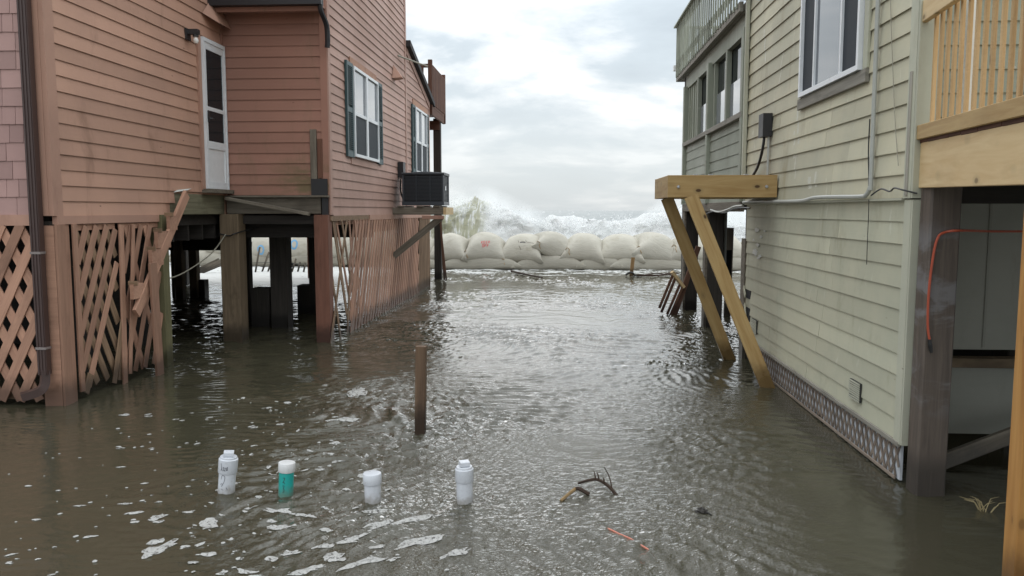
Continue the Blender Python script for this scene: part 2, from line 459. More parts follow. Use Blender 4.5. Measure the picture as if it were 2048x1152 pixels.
def water_h(x, y):
    x = np.asarray(x, float); y = np.asarray(y, float)
    wx = x + .16 * sample(S5, 40., x * 1.3, y * 1.3); wy = y + .16 * sample(S5, 40., x * 1.3 + 9, y * 1.3 + 4)
    a = sample(S1, 14., wx, wy); b = sample(S2, 14., wx + 3, wy + 5); c = sample(S3, 12., wx, wy); s = sample(S4, 19., wx, wy)
    mixm = smo(x + .35 * sample(S5, 40., x, y + 11), -1.2, 1.2)
    r = a * mixm + b * (1 - mixm)
    r = 1.9 * np.tanh(r / 1.9); r = (np.exp(.55 * r) - 1.163) / .55                      # peaked crests, flat troughs
    gust = .75 + .35 * sample(S5, 40., x * .8 + 20, y * .8)
    calm_l = smo(x + .25 * (y - 5), -3.2, -.6)                # sheltered by the left house
    calm_r = 1 - smo(x - .12 * (y - 5), 1.0, 2.0) * smo(y, 10.5, 8.0)
    lv = np.clip((.20 + .80 * calm_l) * (.22 + .78 * calm_r) * gust, .1, 1.4)
    far = smo(y, 6.5, 17)
    under = smo(x, -2.4, -3.6) * smo(y, 7.6, 9.6)
    lv = np.maximum(lv, .75 * under)
    h = lv * (1 - .42 * far) * (.0082 * r + .0042 * c) + (.25 + .75 * lv) * (.0032 + .006 * under) * s
    h = h + .0015 * np.clip(gust, .3, 2) * far * r
    h = h + .012 * smo(y, 22.5, 24.5) * s
    # rings round the things that stand in the current
    for (qx, qy, r0, amp) in ((-2.19, 4.99, .055, .004), (-1.79, 4.99, .048, .0035), (-1.19, 4.90, .052, .005), (-.60, 4.91, .052, .005), (-1.16, 6.46, .05, .005), (2.2, 8.4, .08, .004), (2.14, 9.98, .08, .004), (2.4, 5.28, .11, .004), (-4.62, 11.05, .14, .004), (-3.33, 11.07, .1, .004), (.38, 5.1, .03, .003)):
        d = np.hypot(x - qx - .25 * (y - qy) * 0, y - qy) - r0
        h = h + np.where(d > -.2, amp * np.exp(-np.maximum(d, 0) / .22) * np.cos(2 * np.pi * d / .085), 0)
    return h
def build_water():
    def axis(segs):
        out = [segs[0][0]]
        for a, b, st in segs:
            n = max(1, int(round((b - a) / st))); out += list(np.linspace(a, b, n + 1)[1:])
        return np.array(out)
    xs = axis([(-40, -12, 1.), (-12, -6, .10), (-6, -3.4, .04), (-3.4, 2.8, .022), (2.8, 6, .06), (6, 40, 1.)])
    ys = axis([(-6, 3.2, .4), (3.2, 9, .022), (9, 16, .04), (16, 26.4, .075)])
    X, Y = np.meshgrid(xs, ys); Z = water_h(X, Y)
    n, m = X.shape
    co = np.stack([X, Y, Z], -1).reshape(-1, 3).astype(np.float32)
    idx = np.arange(n * m).reshape(n, m)
    q = np.stack([idx[:-1, :-1], idx[:-1, 1:], idx[1:, 1:], idx[1:, :-1]], -1).reshape(-1, 4).astype(np.int32)
    me = bpy.data.meshes.new('flood_water'); me.vertices.add(len(co)); me.vertices.foreach_set('co', co.ravel())
    me.loops.add(q.size); me.loops.foreach_set('vertex_index', q.ravel()); me.polygons.add(len(q))
    me.polygons.foreach_set('loop_start', np.arange(0, q.size, 4, dtype=np.int32))
    me.polygons.foreach_set('use_smooth', np.ones(len(q), bool))
    me.update(); me.validate()
    return me
def water_mat():
    m, t, b = new_mat('muddy_water')
    t.nodes.remove(b)
    out = t.nodes['Material Output']
    pos = t.nodes.new('ShaderNodeNewGeometry').outputs['Position']
    sp = N(t, 'ShaderNodeSeparateXYZ', i0=pos)
    n_s = noise(t, mapped(t, pos, (1.1, 1.7, 1)), 14., 4, .6, .5)
    n_f = noise(t, mapped(t, pos, (1., 1.25, 1)), 42., 3, .6, .8)
    # wind texture is stronger out in the open lane than in the lee of the walls
    sx = math_(t, 'ADD', sp.outputs[0], math_(t, 'MULTIPLY', noise(t, pos, .5, 3), 1.6))
    lee = math_(t, 'MULTIPLY', sstep(t, math_(t, 'ADD', sx, math_(t, 'MULTIPLY', sp.outputs[1], .22)), -.9, 1.2), sstep(t, math_(t, 'SUBTRACT', sx, math_(t, 'MULTIPLY', sp.outputs[1], .1)), 2.2, 1.2))
    hgt = math_(t, 'ADD', math_(t, 'MULTIPLY', n_s, .036), math_(t, 'MULTIPLY', n_f, .022))
    bn = N(t, 'ShaderNodeBump', Height=hgt, Strength=math_(t, 'ADD', math_(t, 'MULTIPLY', math_(t, 'MULTIPLY', lee, sstep(t, sp.outputs[1], 11., 4.5)), .5), .05), Distance=1.)
    mud = noise(t, pos, .9, 5, .6)
    c = mixc(t, mud, (.074, .067, .042), (.056, .053, .035))
    dif = N(t, 'ShaderNodeBsdfDiffuse', Color=c)
    tra = N(t, 'ShaderNodeBsdfTransparent', Color=(.55, .47, .33, 1))
    body = N(t, 'ShaderNodeMixShader', i0=.22, i1=dif.outputs[0], i2=tra.outputs[0])
    glo = N(t, 'ShaderNodeBsdfGlossy', Color=(1, 1, 1, 1), Roughness=.09, Normal=bn.outputs[0])
    fr = N(t, 'ShaderNodeFresnel', IOR=1.55, Normal=bn.outputs[0])
    wat = N(t, 'ShaderNodeMixShader', i0=fr.outputs[0], i1=body.outputs[0], i2=glo.outputs[0])
    # white water washing through the bags and under the left house
    fn = noise(t, mapped(t, pos, (.7, 2.2, 1)), 1.5, 7, .65, .6)
    fn2 = noise(t, mapped(t, pos, (1, 2.5, 1)), 6., 5, .7, .4)
    fpat = math_(t, 'ADD', math_(t, 'MULTIPLY', fn, .6), math_(t, 'MULTIPLY', fn2, .4))
    bandb = sstep(t, sp.outputs[1], 19.5, 24.9)
    left = math_(t, 'MULTIPLY', sstep(t, sp.outputs[1], 17.5, 20.5), sstep(t, sp.outputs[0], -3.6, -6.2))
    amt = math_(t, 'MAXIMUM', math_(t, 'MULTIPLY', bandb, .27), math_(t, 'MULTIPLY', left, .38))
    thr = math_(t, 'SUBTRACT', .74, amt)
    fm = N(t, 'ShaderNodeMapRange', interpolation_type='SMOOTHSTEP', i0=math_(t, 'SUBTRACT', fpat, thr), i1=-.03, i2=.07).outputs[0]
    foam = N(t, 'ShaderNodeBsdfDiffuse', Color=(.60, .60, .58, 1))
    fin = N(t, 'ShaderNodeMixShader', i0=fm, i1=wat.outputs[0], i2=foam.outputs[0])
    L(t, fin.outputs[0], out.inputs[0])
water_mat()
wo = add('flood_water', build_water(), 'muddy_water', kind='structure')
tag(wo, 'muddy brown flood water filling the lane between the two houses', 'water')
bed = add('ground', ([(-6000, -300, -.42), (6000, -300, -.42), (6000, 12000, -.42), (-6000, 12000, -.42)], [(0, 1, 2, 3)]), 'mud', kind='structure')
tag(bed, 'muddy sand bed lying under the flood water', 'ground')

def ocean_mat():
    m, t, b = new_mat('sea'); t.nodes.remove(b); out = t.nodes['Material Output']
    pos = t.nodes.new('ShaderNodeNewGeometry').outputs['Position']
    sp = N(t, 'ShaderNodeSeparateXYZ', i0=pos)
    nb = noise(t, mapped(t, pos, (.35, 1, 1)), .9, 7, .62, .4)
    bn = N(t, 'ShaderNodeBump', Height=nb, Strength=.8, Distance=.5)
    wat = N(t, 'ShaderNodeBsdfPrincipled', Base_Color=(.20, .22, .22, 1), Roughness=.4, Normal=bn.outputs[0], IOR=1.33)
    f1 = noise(t, mapped(t, pos, (.10, .42, 1)), 1., 8, .66, .5)
    near = sstep(t, sp.outputs[1], 110., 30.)
    thr = math_(t, 'SUBTRACT', .64, math_(t, 'MULTIPLY', near, .18))
    fm = N(t, 'ShaderNodeMapRange', interpolation_type='SMOOTHSTEP', i0=math_(t, 'SUBTRACT', f1, thr), i1=-.03, i2=.06).outputs[0]
    foam = N(t, 'ShaderNodeBsdfDiffuse', Color=(.84, .85, .84, 1))
    fin = N(t, 'ShaderNodeMixShader', i0=fm, i1=wat.outputs[0], i2=foam.outputs[0])
    L(t, fin.outputs[0], out.inputs[0])
ocean_mat()
def build_ocean():
    ys = [26.4]; st = .5
    while ys[-1] < 14000:
        ys.append(ys[-1] + st); st *= 1.035
    ys = np.array(ys); rows = []
    na = 150
    for y in ys:
        xs = np.linspace(-1.5, 1.5, na) * (y + 14)
        r = np.random.default_rng(3)
        z = np.zeros(na)
        for k in range(14):
            lam = 4 * 1.3 ** k if k < 9 else 9 + k; th = r.uniform(-.5, .5); ph = r.uniform(0, 6.28)
            if lam < .9 * (y + 14) * 3 / na * 2: continue
            z += .035 * lam ** .6 * np.sin(2 * np.pi / lam * (y * math.cos(th) + xs * math.sin(th)) + ph)
        z *= .55 * min(1, (y - 25) / 15)
        rows.append(np.stack([xs, np.full(na, y), z + .05], -1))
    co = np.concatenate(rows).tolist(); n = len(ys)
    f = [(i * na + j, i * na + j + 1, (i + 1) * na + j + 1, (i + 1) * na + j) for i in range(n - 1) for j in range(na - 1)]
    return co, f
oc = add('sea', build_ocean(), 'sea', smooth=True, kind='structure')
tag(oc, 'grey stormy sea with white caps running out to the horizon', 'sea')

# ================================================================== BREAKING WAVE
def wave_top(x):
    pts = [(-16, 1.5), (-9, 1.7), (-6, 1.95), (-4.4, 2.2), (-3.6, 2.25), (-3.0, 2.38), (-2.5, 2.18), (-2.1, 2.0), (-1.5, 1.78), (-.4, 1.70), (.6, 1.62), (1.6, 1.58), (2.6, 1.68), (3.4, 1.9), (4.1, 2.05), (5, 1.55), (7, 1.3), (12, 1.2)]
    return float(np.interp(x, [p[0] for p in pts], [p[1] for p in pts]))
def foam_mat():
    m, t, b = new_mat('wave_foam')
    pos = t.nodes.new('ShaderNodeNewGeometry').outputs['Position']
    sp = N(t, 'ShaderNodeSeparateXYZ', i0=pos)
    n = noise(t, pos, 1.6, 8, .68, .5)
    c = ramp(t, n, [(.28, (.70, .72, .70)), (.42, (.90, .91, .90)), (.56, (.95, .95, .94))])
    # a thick sheet of sandy green water rears up at the left
    st = noise(t, mapped(t, pos, (6, 1, .8)), 1.3, 5, .6, .8)
    gm = math_(t, 'MULTIPLY', math_(t, 'MULTIPLY', sstep(t, sp.outputs[0], -2.35, -2.9), sstep(t, sp.outputs[0], -5.2, -4.2)), sstep(t, st, .64, .44))
    c = mixc(t, math_(t, 'MULTIPLY', gm, .8), c, (.42, .41, .24))
    t.nodes.remove(b)
    bn = N(t, 'ShaderNodeBump', Height=noise(t, pos, 5., 7, .7), Strength=.6, Distance=.12)
    d_ = N(t, 'ShaderNodeBsdfDiffuse', Color=c, Normal=bn.outputs[0]); tl_ = N(t, 'ShaderNodeBsdfTranslucent', Color=c, Normal=bn.outputs[0])
    fin = N(t, 'ShaderNodeMixShader', i0=.42, i1=d_.outputs[0], i2=tl_.outputs[0])      # aerated water lets light through
    L(t, fin.outputs[0], t.nodes['Material Output'].inputs[0])
foam_mat()
def build_wave():
    nx, ny = 300, 70; v = []
    xs = np.linspace(-17, 12, nx); ss = np.linspace(-1, 1, ny)
    for x in xs:
        top = wave_top(x)
        for s in ss:
            env = max(0., math.cos(s * math.pi / 2)) ** (.55 if s < 0 else 1.1)
            y = 28.4 + s * (1.9 if s < 0 else 5.5)
            p = Vector((x, y, 0))
            nz = mnoise.fractal(Vector((x * .9, y * .9, 3.)), 1., 2., 6) * .28 + mnoise.fractal(Vector((x * 3.5, y * 3.5, 7.)), 1., 2., 4) * .12
            z = env * (top * .95 + nz * (.45 + top * .25)) - .1
            yy = y - .5 * env * max(0, z) * .3 + mnoise.fractal(Vector((x * 1.3, z * 1.6, 5.)), 1., 2., 5) * .45 * env
            v.append((x + mnoise.noise(Vector((x * 2, y * 2, z * 2))) * .12, yy, z))
    f = [(i * ny + j, (i + 1) * ny + j, (i + 1) * ny + j + 1, i * ny + j + 1) for i in range(nx - 1) for j in range(ny - 1)]
    return v, f
wv = add('breaking_wave', build_wave(), 'wave_foam', smooth=True, kind='structure')
tag(wv, 'white foaming wave breaking behind the wall of sandbags', 'wave')
def spray_mat():
    m, t, b = new_mat('spray'); t.nodes.remove(b); out = t.nodes['Material Output']
    d = N(t, 'ShaderNodeBsdfDiffuse', Color=(.92, .93, .93, 1))
    tl = N(t, 'ShaderNodeBsdfTranslucent', Color=(.92, .93, .93, 1))
    mx = N(t, 'ShaderNodeMixShader', i0=.5, i1=d.outputs[0], i2=tl.outputs[0])
    tr = t.nodes.new('ShaderNodeBsdfTransparent')
    fin = N(t, 'ShaderNodeMixShader', i0=.45, i1=tr.outputs[0], i2=mx.outputs[0])
    L(t, fin.outputs[0], out.inputs[0])
spray_mat()
def build_spray():
    r = np.random.default_rng(21); n = 190000
    x = r.uniform(-9, 7.5, n)
    top = np.interp(x, np.linspace(-17, 12, 300), [wave_top(q) for q in np.linspace(-17, 12, 300)])
    cl = np.array([mnoise.fractal(Vector((a * .9, 2.2, 0)), 1, 2, 5) for a in x]) * .5 + .6
    e = r.exponential(.13, n) * np.clip(cl, .15, 1.5)
    z = top * .80 + e - r.uniform(0, 1, n) ** 2 * top * .5
    y = 28.1 + r.normal(0, .55, n)
    keep = np.array([mnoise.fractal(Vector((a * 2.2, b * 2.2, c * 2.2)), 1, 2, 5) for a, b, c in zip(x, y, z)]) > -.12
    x, y, z = x[keep], y[keep], z[keep]; n = len(x)
    s = np.clip(r.lognormal(math.log(.010), .5, n), .004, .035)
    T = np.array([(1, 1, 1), (1, -1, -1), (-1, 1, -1), (-1, -1, 1)]) * .7
    ang = r.uniform(0, 6.28, n); ca, sa = np.cos(ang), np.sin(ang)
    V = np.empty((n, 4, 3))
    for k in range(4):
        V[:, k, 0] = x + s * (T[k, 0] * ca - T[k, 1] * sa); V[:, k, 1] = y + s * (T[k, 0] * sa + T[k, 1] * ca); V[:, k, 2] = z + s * T[k, 2]
    base = np.arange(n)[:, None, None] * 4
    F = (base + np.array([(0, 1, 2), (0, 3, 1), (0, 2, 3), (1, 3, 2)])[None]).reshape(-1, 3).astype(np.int32)
    me = bpy.data.meshes.new('wave_spray'); me.vertices.add(n * 4); me.vertices.foreach_set('co', V.reshape(-1).astype(np.float32))
    me.loops.add(F.size); me.loops.foreach_set('vertex_index', F.ravel()); me.polygons.add(len(F))
    me.polygons.foreach_set('loop_start', np.arange(0, F.size, 3, dtype=np.int32)); me.update(); me.validate()
    return me
sp_o = add('wave_spray', build_spray(), 'spray', kind='stuff')
tag(sp_o, 'white spray thrown up by the breaking wave behind the sandbags', 'spray')
def mist_mat():
    m, t, b = new_mat('mist'); t.nodes.remove(b); out = t.nodes['Material Output']
    oc_ = t.nodes.new('ShaderNodeTexCoord').outputs['Object']
    sp = N(t, 'ShaderNodeSeparateXYZ', i0=oc_)
    n = noise(t, oc_, .9, 5, .6, .3)
    # the mist stands as high as the wave that throws it up: tall at the left and right, low in the middle
    hump = math_(t, 'ADD', math_(t, 'MULTIPLY', sstep(t, sp.outputs[0], .4, -3.0), 1.3), math_(t, 'MULTIPLY', sstep(t, sp.outputs[0], 2.2, 4.0), .9))
    hz = math_(t, 'MAXIMUM', math_(t, 'SUBTRACT', 1., math_(t, 'DIVIDE', math_(t, 'SUBTRACT', sp.outputs[2], .8), math_(t, 'ADD', hump, .75))), 0.)
    d = math_(t, 'MULTIPLY', math_(t, 'MULTIPLY', sstep(t, n, .36, .66), math_(t, 'POWER', hz, 1.2)), 3.5)
    pv_ = N(t, 'ShaderNodeVolumePrincipled', Color=(.97, .98, .98, 1), Density=d)
    L(t, pv_.outputs[0], out.inputs['Volume'])
mist_mat()
mo = add('sea_mist', box(-13, 27.2, .3, 9.5, 29.4, 2.9), 'mist', kind='stuff')
tag(mo, 'pale mist of blown spray hanging over the breaking wave', 'mist')

# ================================================================== LEFT HOUSE
H1 = thing('stilt_house', 'salmon pink clapboard house on stilts with torn lattice skirting, left of the lane', 'house', (-7, 11, 0))
XD, XW_, YN, YR = -4.72, -3.23, 7.2, 11.1
ex = .146
# -- walls (sheathing), each with its boards
shw = add('shingle_wall', box(-9.5, YN, 1.81, XD - .02, YN + .1, 6.9), 'shingle_paint', H1)
dw = add('door_wall', box(XD - .1, YN + .1, 1.80, XD, YR + .1, 6.9), 'salmon', H1)
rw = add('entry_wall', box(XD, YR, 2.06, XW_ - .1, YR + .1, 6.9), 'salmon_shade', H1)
ww = add('window_wall', box(XW_ - .1, YR, 1.77, XW_, 16.68, 7.4), 'salmon_pink', H1)
# lower seaward wing with a roof falling towards the sea
def roofz(y): return 5.27 - (y - 16.84) * (.78 / 3.0)
lw = add('wing_wall', ([(XW_ - .1, 16.68, 1.77), (XW_ - .1, 19.6, 1.77), (XW_ - .1, 19.6, roofz(19.6) - .1), (XW_ - .1, 16.68, roofz(16.68) - .1),
                        (XW_, 16.68, 1.77), (XW_, 19.6, 1.77), (XW_, 19.6, roofz(19.6) - .1), (XW_, 16.68, roofz(16.68) - .1)],
                       [(0, 1, 2, 3), (7, 6, 5, 4), (0, 4, 5, 1), (1, 5, 6, 2), (2, 6, 7, 3), (3, 7, 4, 0)]), 'salmon_pink', H1)
add('back_wall', box(-11.0, 19.5, 1.77, XW_ - .1, 19.6, 4.3), 'salmon_pink', H1)
add('tower_wall', box(-11.0, 16.58, 3.5, XW_ - .1, 16.68, 7.4), 'salmon_pink', H1)
add('side_wall', box(-11.1, YN, 1.77, -11.0, 19.6, 6.9), 'salmon_pink', H1)
add('front_wall', box(-11.0, YN + .02, 1.81, -9.5, YN + .1, 6.9), 'shingle_paint', H1)
r_ = MB(); r_.put(box(-11.3, 7.0, 6.9, XD + .25, 11.0, 7.05)); r_.put(box(-11.3, 11.0, 7.4, XW_ + .2, 16.8, 7.55)); add('roof', r_.vf, 'roof_shingle', H1)
add('wing_roof', ([(-11.3, 16.7, roofz(16.7) - .09), (XW_ + .12, 16.7, roofz(16.7) - .09), (XW_ + .12, 19.9, roofz(19.9) - .09), (-11.3, 19.9, roofz(19.9) - .09),
                   (-11.3, 16.7, roofz(16.7) + .03), (XW_ + .12, 16.7, roofz(16.7) + .03), (XW_ + .12, 19.9, roofz(19.9) + .03), (-11.3, 19.9, roofz(19.9) + .03)],
                  [(0, 3, 2, 1), (4, 5, 6, 7), (0, 1, 5, 4), (1, 2, 6, 5), (2, 3, 7, 6), (3, 0, 4, 7)]), 'roof_shingle', H1)
fl = MB(); fl.put(box(-11.05, YN + .1, 1.66, XD - .1, YR, 1.80)); fl.put(box(-11.05, YR, 1.66, XW_ - .1, 19.5, 1.78))
floor1 = add('floor_frame', fl.vf, 'under_dark', H1)
for y in np.arange(7.7, 19.4, .41):
    bar('joist', (-11, y, 1.56), ((XD if y < YR else XW_) - .12, y, 1.56), .2, .04, 'under_dark', floor1, (0, -1, 0))
# shingle courses
z = 1.81; e = .166; k = 0
while z < 5.2:
    x = -8.2 + random.uniform(0, .2)
    while x < XD - .17:
        sw = min(random.choice([.11, .14, .17, .2, .24]) * random.uniform(.9, 1.1), XD - .15 - x)
        if sw > .03:
            th = .014 + random.uniform(0, .004)
            v = [(x, YN - th, z + random.uniform(-.004, .003)), (x + sw - .004, YN - th, z), (x + sw - .004, YN - .006, z + e + .01), (x, YN - .006, z + e + .01),
                 (x, YN, z), (x + sw - .004, YN, z), (x + sw - .004, YN, z + e + .01), (x, YN, z + e + .01)]
            add('shingle', (v, [(0, 1, 2, 3), (0, 4, 5, 1), (1, 5, 6, 2), (3, 2, 6, 7), (0, 3, 7, 4)]), 'shingle_paint', shw)
        x += sw
    z += e; k += 1
# door wall boards: stop short of the door and step up at the broken entry stair
def ext_d(zq):
    a1 = 10.33 - YN if 2.1 < zq < 4.14 else (11.06 - YN if zq > 4.1 else (9.55 - YN if zq > 1.95 else 9.33 - YN))
    return (.13, a1)
siding(dw, (XD, YN), (0, 1), (1, 0), 1.795, 5.6, ext_d, ex, 'salmon', joint=0)
add('corner_board', box(XD - .02, YN - .022, 1.80, XD + .024, YN + .125, 6.8), 'salmon_trim', H1)
add('corner_board', box(XD - .16, YN - .024, 1.80, XD - .022, YN - .001, 6.8), 'salmon_trim', H1)
add('skirt_board', box(XD - .02, YN + .02, 1.72, XD + .03, 9.3, 1.80), 'salmon_trim', H1)
add('skirt_board', box(-9.5, YN - .03, 1.71, XD - .16, YN + .01, 1.81), 'salmon_trim', H1)
# entry wall
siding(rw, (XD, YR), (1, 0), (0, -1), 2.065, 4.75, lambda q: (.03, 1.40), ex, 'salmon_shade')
add('corner_board', box(XW_ - .095, YR - .024, 2.06, XW_ + .0, YR - .001, 6.8), 'salmon_shade', H1)
add('corner_board', box(XW_ + .001, YR - .024, 1.79, XW_ + .022, YR + .09, 7.2), 'salmon_pink', H1)
add('trim_board', box(XD + .002, YR - .05, 2.06, XD + .035, YR - .002, 4.4), 'salmon_shade', H1)
# entry roof: fascia and black gutter over the recess, with its drop elbow
add('fascia', box(XD - .05, YR - .32, 4.50, XW_ + .02, YR - .29, 4.62), 'salmon_shade', H1)
add('soffit', box(XD + .03, YR - .29, 4.585, XW_ - .0, YR - .03, 4.61), 'salmon_shade', H1)
add('gutter', box(XD - .05, YR - .43, 4.56, XW_ + .06, YR - .323, 4.68), 'gutter_black', H1)
add('downspout_elbow', tube(smooth_path([(XW_ + .03, YR - .36, 4.62), (XW_ + .03, YR - .35, 4.50), (XW_ + .06, YR - .2, 4.34), (XW_ + .06, YR - .16, 4.16), (XW_ + .05, YR - .15, 4.05)], 5), .036, 8), 'gutter_black', H1, smooth=True)
ev = ([(XD + .03, YR - .62, 4.42), (XD + .03, YR - .05, 4.42), (XD + .17, YR - .05, 4.33), (XD + .17, YR - .42, 4.33), (XD + .03, YR - .40, 4.62), (XD + .03, YR - .05, 4.62)], [(0, 3, 2, 1), (0, 1, 5, 4), (0, 4, 3), (4, 5, 2, 3), (1, 2, 5)])
add('eave_return', ev, 'salmon_trim', H1)
# window wall
wy = YR
siding(ww, (XW_, wy), (0, 1), (1, 0), 1.775, 7.0, lambda q: (.10, 16.60 - wy), .132, 'salmon_pink')
siding(lw, (XW_, 16.68), (0, 1), (1, 0), 1.775, 5.25, lambda q: (.05, min(2.86, max(0, 16.84 + (5.27 - q - .2) / .26 - 16.68))), .132, 'salmon_pink')
add('corner_board', box(XW_ + .002, 16.60, 1.79, XW_ + .026, 16.73, 7.2), 'salmon_pink', H1)
add('corner_board', box(XW_ + .002, 19.50, 1.79, XW_ + .024, 19.62, 4.4), 'salmon_pink', H1)
ry = [(16.75, roofz(16.75) - .16), (19.6, roofz(19.6) - .16)]
bar('rake_board', (XW_ + .02, ry[0][0], ry[0][1]), (XW_ + .02, ry[1][0], ry[1][1]), .13, .03, 'salmon_pink', H1, (1, 0, 0))
add('skirt_board', box(XW_ - .01, YR - .02, 1.70, XW_ + .02, 13.3, 1.775), 'lattice_raw', H1)
add('skirt_board', box(XW_ - .01, 13.32, 1.69, XW_ + .028, 19.6, 1.775), 'salmon_trim', H1)

def shutter_(y0, y1, z0, z1):
    mb = MB(); x = XW_ + .02
    for a, b in ((y0, y0 + .05), (y1 - .05, y1)): mb.put(box(x, a, z0, x + .035, b, z1))
    for a, b in ((z0, z0 + .09), ((z0 + z1) / 2 - .04, (z0 + z1) / 2 + .04), (z1 - .06, z1)): mb.put(box(x + .001, y0 + .05, a, x + .033, y1 - .05, b))
    sh = add('shutter', mb.vf, 'shutter', H1)
    lv = MB(); zq = z0 + .1
    while zq < z1 - .08:
        if abs(zq - (z0 + z1) / 2) > .055:
            lv.put(([(x + .004, y0 + .05, zq + .02), (x + .004, y1 - .05, zq + .02), (x + .03, y1 - .05, zq), (x + .03, y0 + .05, zq)], [(0, 1, 2, 3), (3, 2, 1, 0)]))
            lv.put(box(x + .026, y0 + .05, zq - .003, x + .031, y1 - .05, zq + .006))
        zq += .03
    lv.put(box(x, y0 + .05, z0 + .05, x + .003, y1 - .05, z1 - .05))
    add('louvre', lv.vf, 'shutter', sh)
def window_l(y0, y1, z0, z1):
    """twin double-hung units in one frame, insect screen over the lower sashes"""
    x = XW_ + .02; mb = MB(); ym = (y0 + y1) / 2; f_ = .045
    for a, b, c, d in ((y0, y0 + f_, z0, z1), (y1 - f_, y1, z0, z1), (ym - .05, ym + .05, z0 + f_, z1 - f_)): mb.put(box(x, a, c, x + .05, b, d))
    mb.put(box(x, y0 + f_, z1 - f_, x + .05, y1 - f_, z1)); mb.put(box(x, y0 + f_, z0, x + .056, y1 - f_, z0 + f_))
    wn = add('window', mb.vf, 'vinyl', H1)
    zm = z0 + (z1 - z0) * .48
    for a, b in ((y0 + f_, ym - .05), (ym + .05, y1 - f_)):
        add('meeting_rail', box(x + .008, a, zm - .025, x + .044, b, zm + .025), 'vinyl', wn)
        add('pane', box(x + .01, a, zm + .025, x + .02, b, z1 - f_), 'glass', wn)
        add('screen', box(x + .01, a, z0 + f_, x + .03, b, zm - .025), 'screen', wn)
    return wn
window_l(12.30, 13.93, 2.68, 4.05); shutter_(11.92, 12.28, 2.66, 4.07); shutter_(13.95, 14.30, 2.66, 4.07)
add('window_trim', box(XW_ + .012, 12.2, 4.06, XW_ + .032, 13.95, 4.17), 'lattice_paint', H1)
add('window_trim', box(XW_ + .012, 12.2, 2.56, XW_ + .03, 13.95, 2.655), 'salmon_pink', H1)
window_l(17.55, 19.0, 2.68, 4.1); shutter_(17.22, 17.53, 2.66, 4.12); shutter_(19.02, 19.33, 2.66, 4.12)
add('window_trim', box(XW_ + .012, 17.4, 4.11, XW_ + .03, 19.3, 4.25), 'lattice_paint', H1)
# vent hood, stub pipe, electrical disconnect
add('vent_hood', ([(XW_ + .02, 15.3, 4.35), (XW_ + .02, 15.62, 4.35), (XW_ + .02, 15.46, 4.62), (XW_ + .20, 15.36, 4.37), (XW_ + .20, 15.56, 4.37)], [(0, 3, 2), (1, 2, 4), (2, 3, 4), (0, 1, 4, 3)]), 'salmon_trim', H1)
add('stub_pipe', tube([(XW_ + .01, 15.9, 4.88), (XW_ + .28, 16.6, 4.86), (XW_ + .42, 17.0, 4.86)], .016, 6), 'wire_pale', H1)
add('disconnect_box', box(XW_ + .02, 15.72, 2.50, XW_ + .13, 15.95, 2.80), 'box_black', H1)
add('conduit_loop', tube(smooth_path([(XW_ + .07, 15.8, 2.52), (XW_ + .07, 15.72, 2.25), (XW_ + .12, 15.8, 2.05), (XW_ + .2, 15.95, 1.98), (XW_ + .26, 16.0, 2.02)], 5), .016, 6), 'cable', H1, smooth=True)
# corner damage on the entry wall: bare boards and flashing
bar('patch_board', (XW_ - .21, YR - .03, 2.06), (XW_ - .21, YR - .03, 2.97), .09, .03, 'grey_wood', H1, (0, -1, 0))
bar('patch_board', (XW_ - .12, YR - .035, 2.30), (XW_ - .12, YR - .035, 2.84), .07, .02, 'deck_brown', H1, (0, -1, 0))
add('flashing', box(XW_ - .25, YR - .05, 2.06, XW_ - .02, YR - .032, 2.29), 'box_black', H1)

# -- storm door
dr = MB(); x = XD + .012; y0, y1, z0, z1 = 10.38, 11.06, 2.14, 4.10
for a, b in ((y0, y0 + .03), (y1 - .03, y1)): dr.put(box(x, a, z0, x + .06, b, z1))
dr.put(box(x, y0 + .03, z1 - .05, x + .06, y1 - .03, z1)); dr.put(box(x, y0 + .03, z0, x + .055, y1 - .03, z0 + .03))
door = add('storm_door', dr.vf, 'vinyl', H1)
leaf = MB(); xl = x + .02
leaf.put(box(xl, y0 + .032, z0 + .03, xl + .03, y0 + .085, z1 - .05)); leaf.put(box(xl, y1 - .085, z0 + .03, xl + .03, y1 - .032, z1 - .05))
for a, b in ((z0 + .03, z0 + .09), (z0 + .53, z0 + .63), (3.17, 3.22), (z1 - .14, z1 - .05)): leaf.put(box(xl + .001, y0 + .085, a, xl + .029, y1 - .085, b))
add('door_leaf', leaf.vf, 'vinyl', door)
add('kick_panel', box(xl + .004, y0 + .085, z0 + .09, xl + .016, y1 - .085, z0 + .53), 'white_metal', door)
add('pane', box(xl + .008, y0 + .085, z0 + .63, xl + .018, y1 - .085, 3.17), 'glass_dark', door)
add('pane', box(xl + .008, y0 + .085, 3.22, xl + .018, y1 - .085, z1 - .14), 'glass_dark', door)
hd = MB(); hd.put(box(xl + .03, y0 + .07, 3.02, xl + .045, y0 + .11, 3.16)); hd.put(tube([(xl + .05, y0 + .09, 3.06), (xl + .075, y0 + .10, 3.06), (xl + .075, y0 + .16, 3.06)], .011, 6))
add('handle', hd.vf, 'lamp_dark', door)
add('door_casing', box(XD + .002, 10.29, 2.12, XD + .04, 10.375, 4.16), 'salmon_trim', H1)
add('threshold', box(XD - .05, 10.30, 2.085, XD + .13, 11.08, 2.135), 'grey_wood', H1)
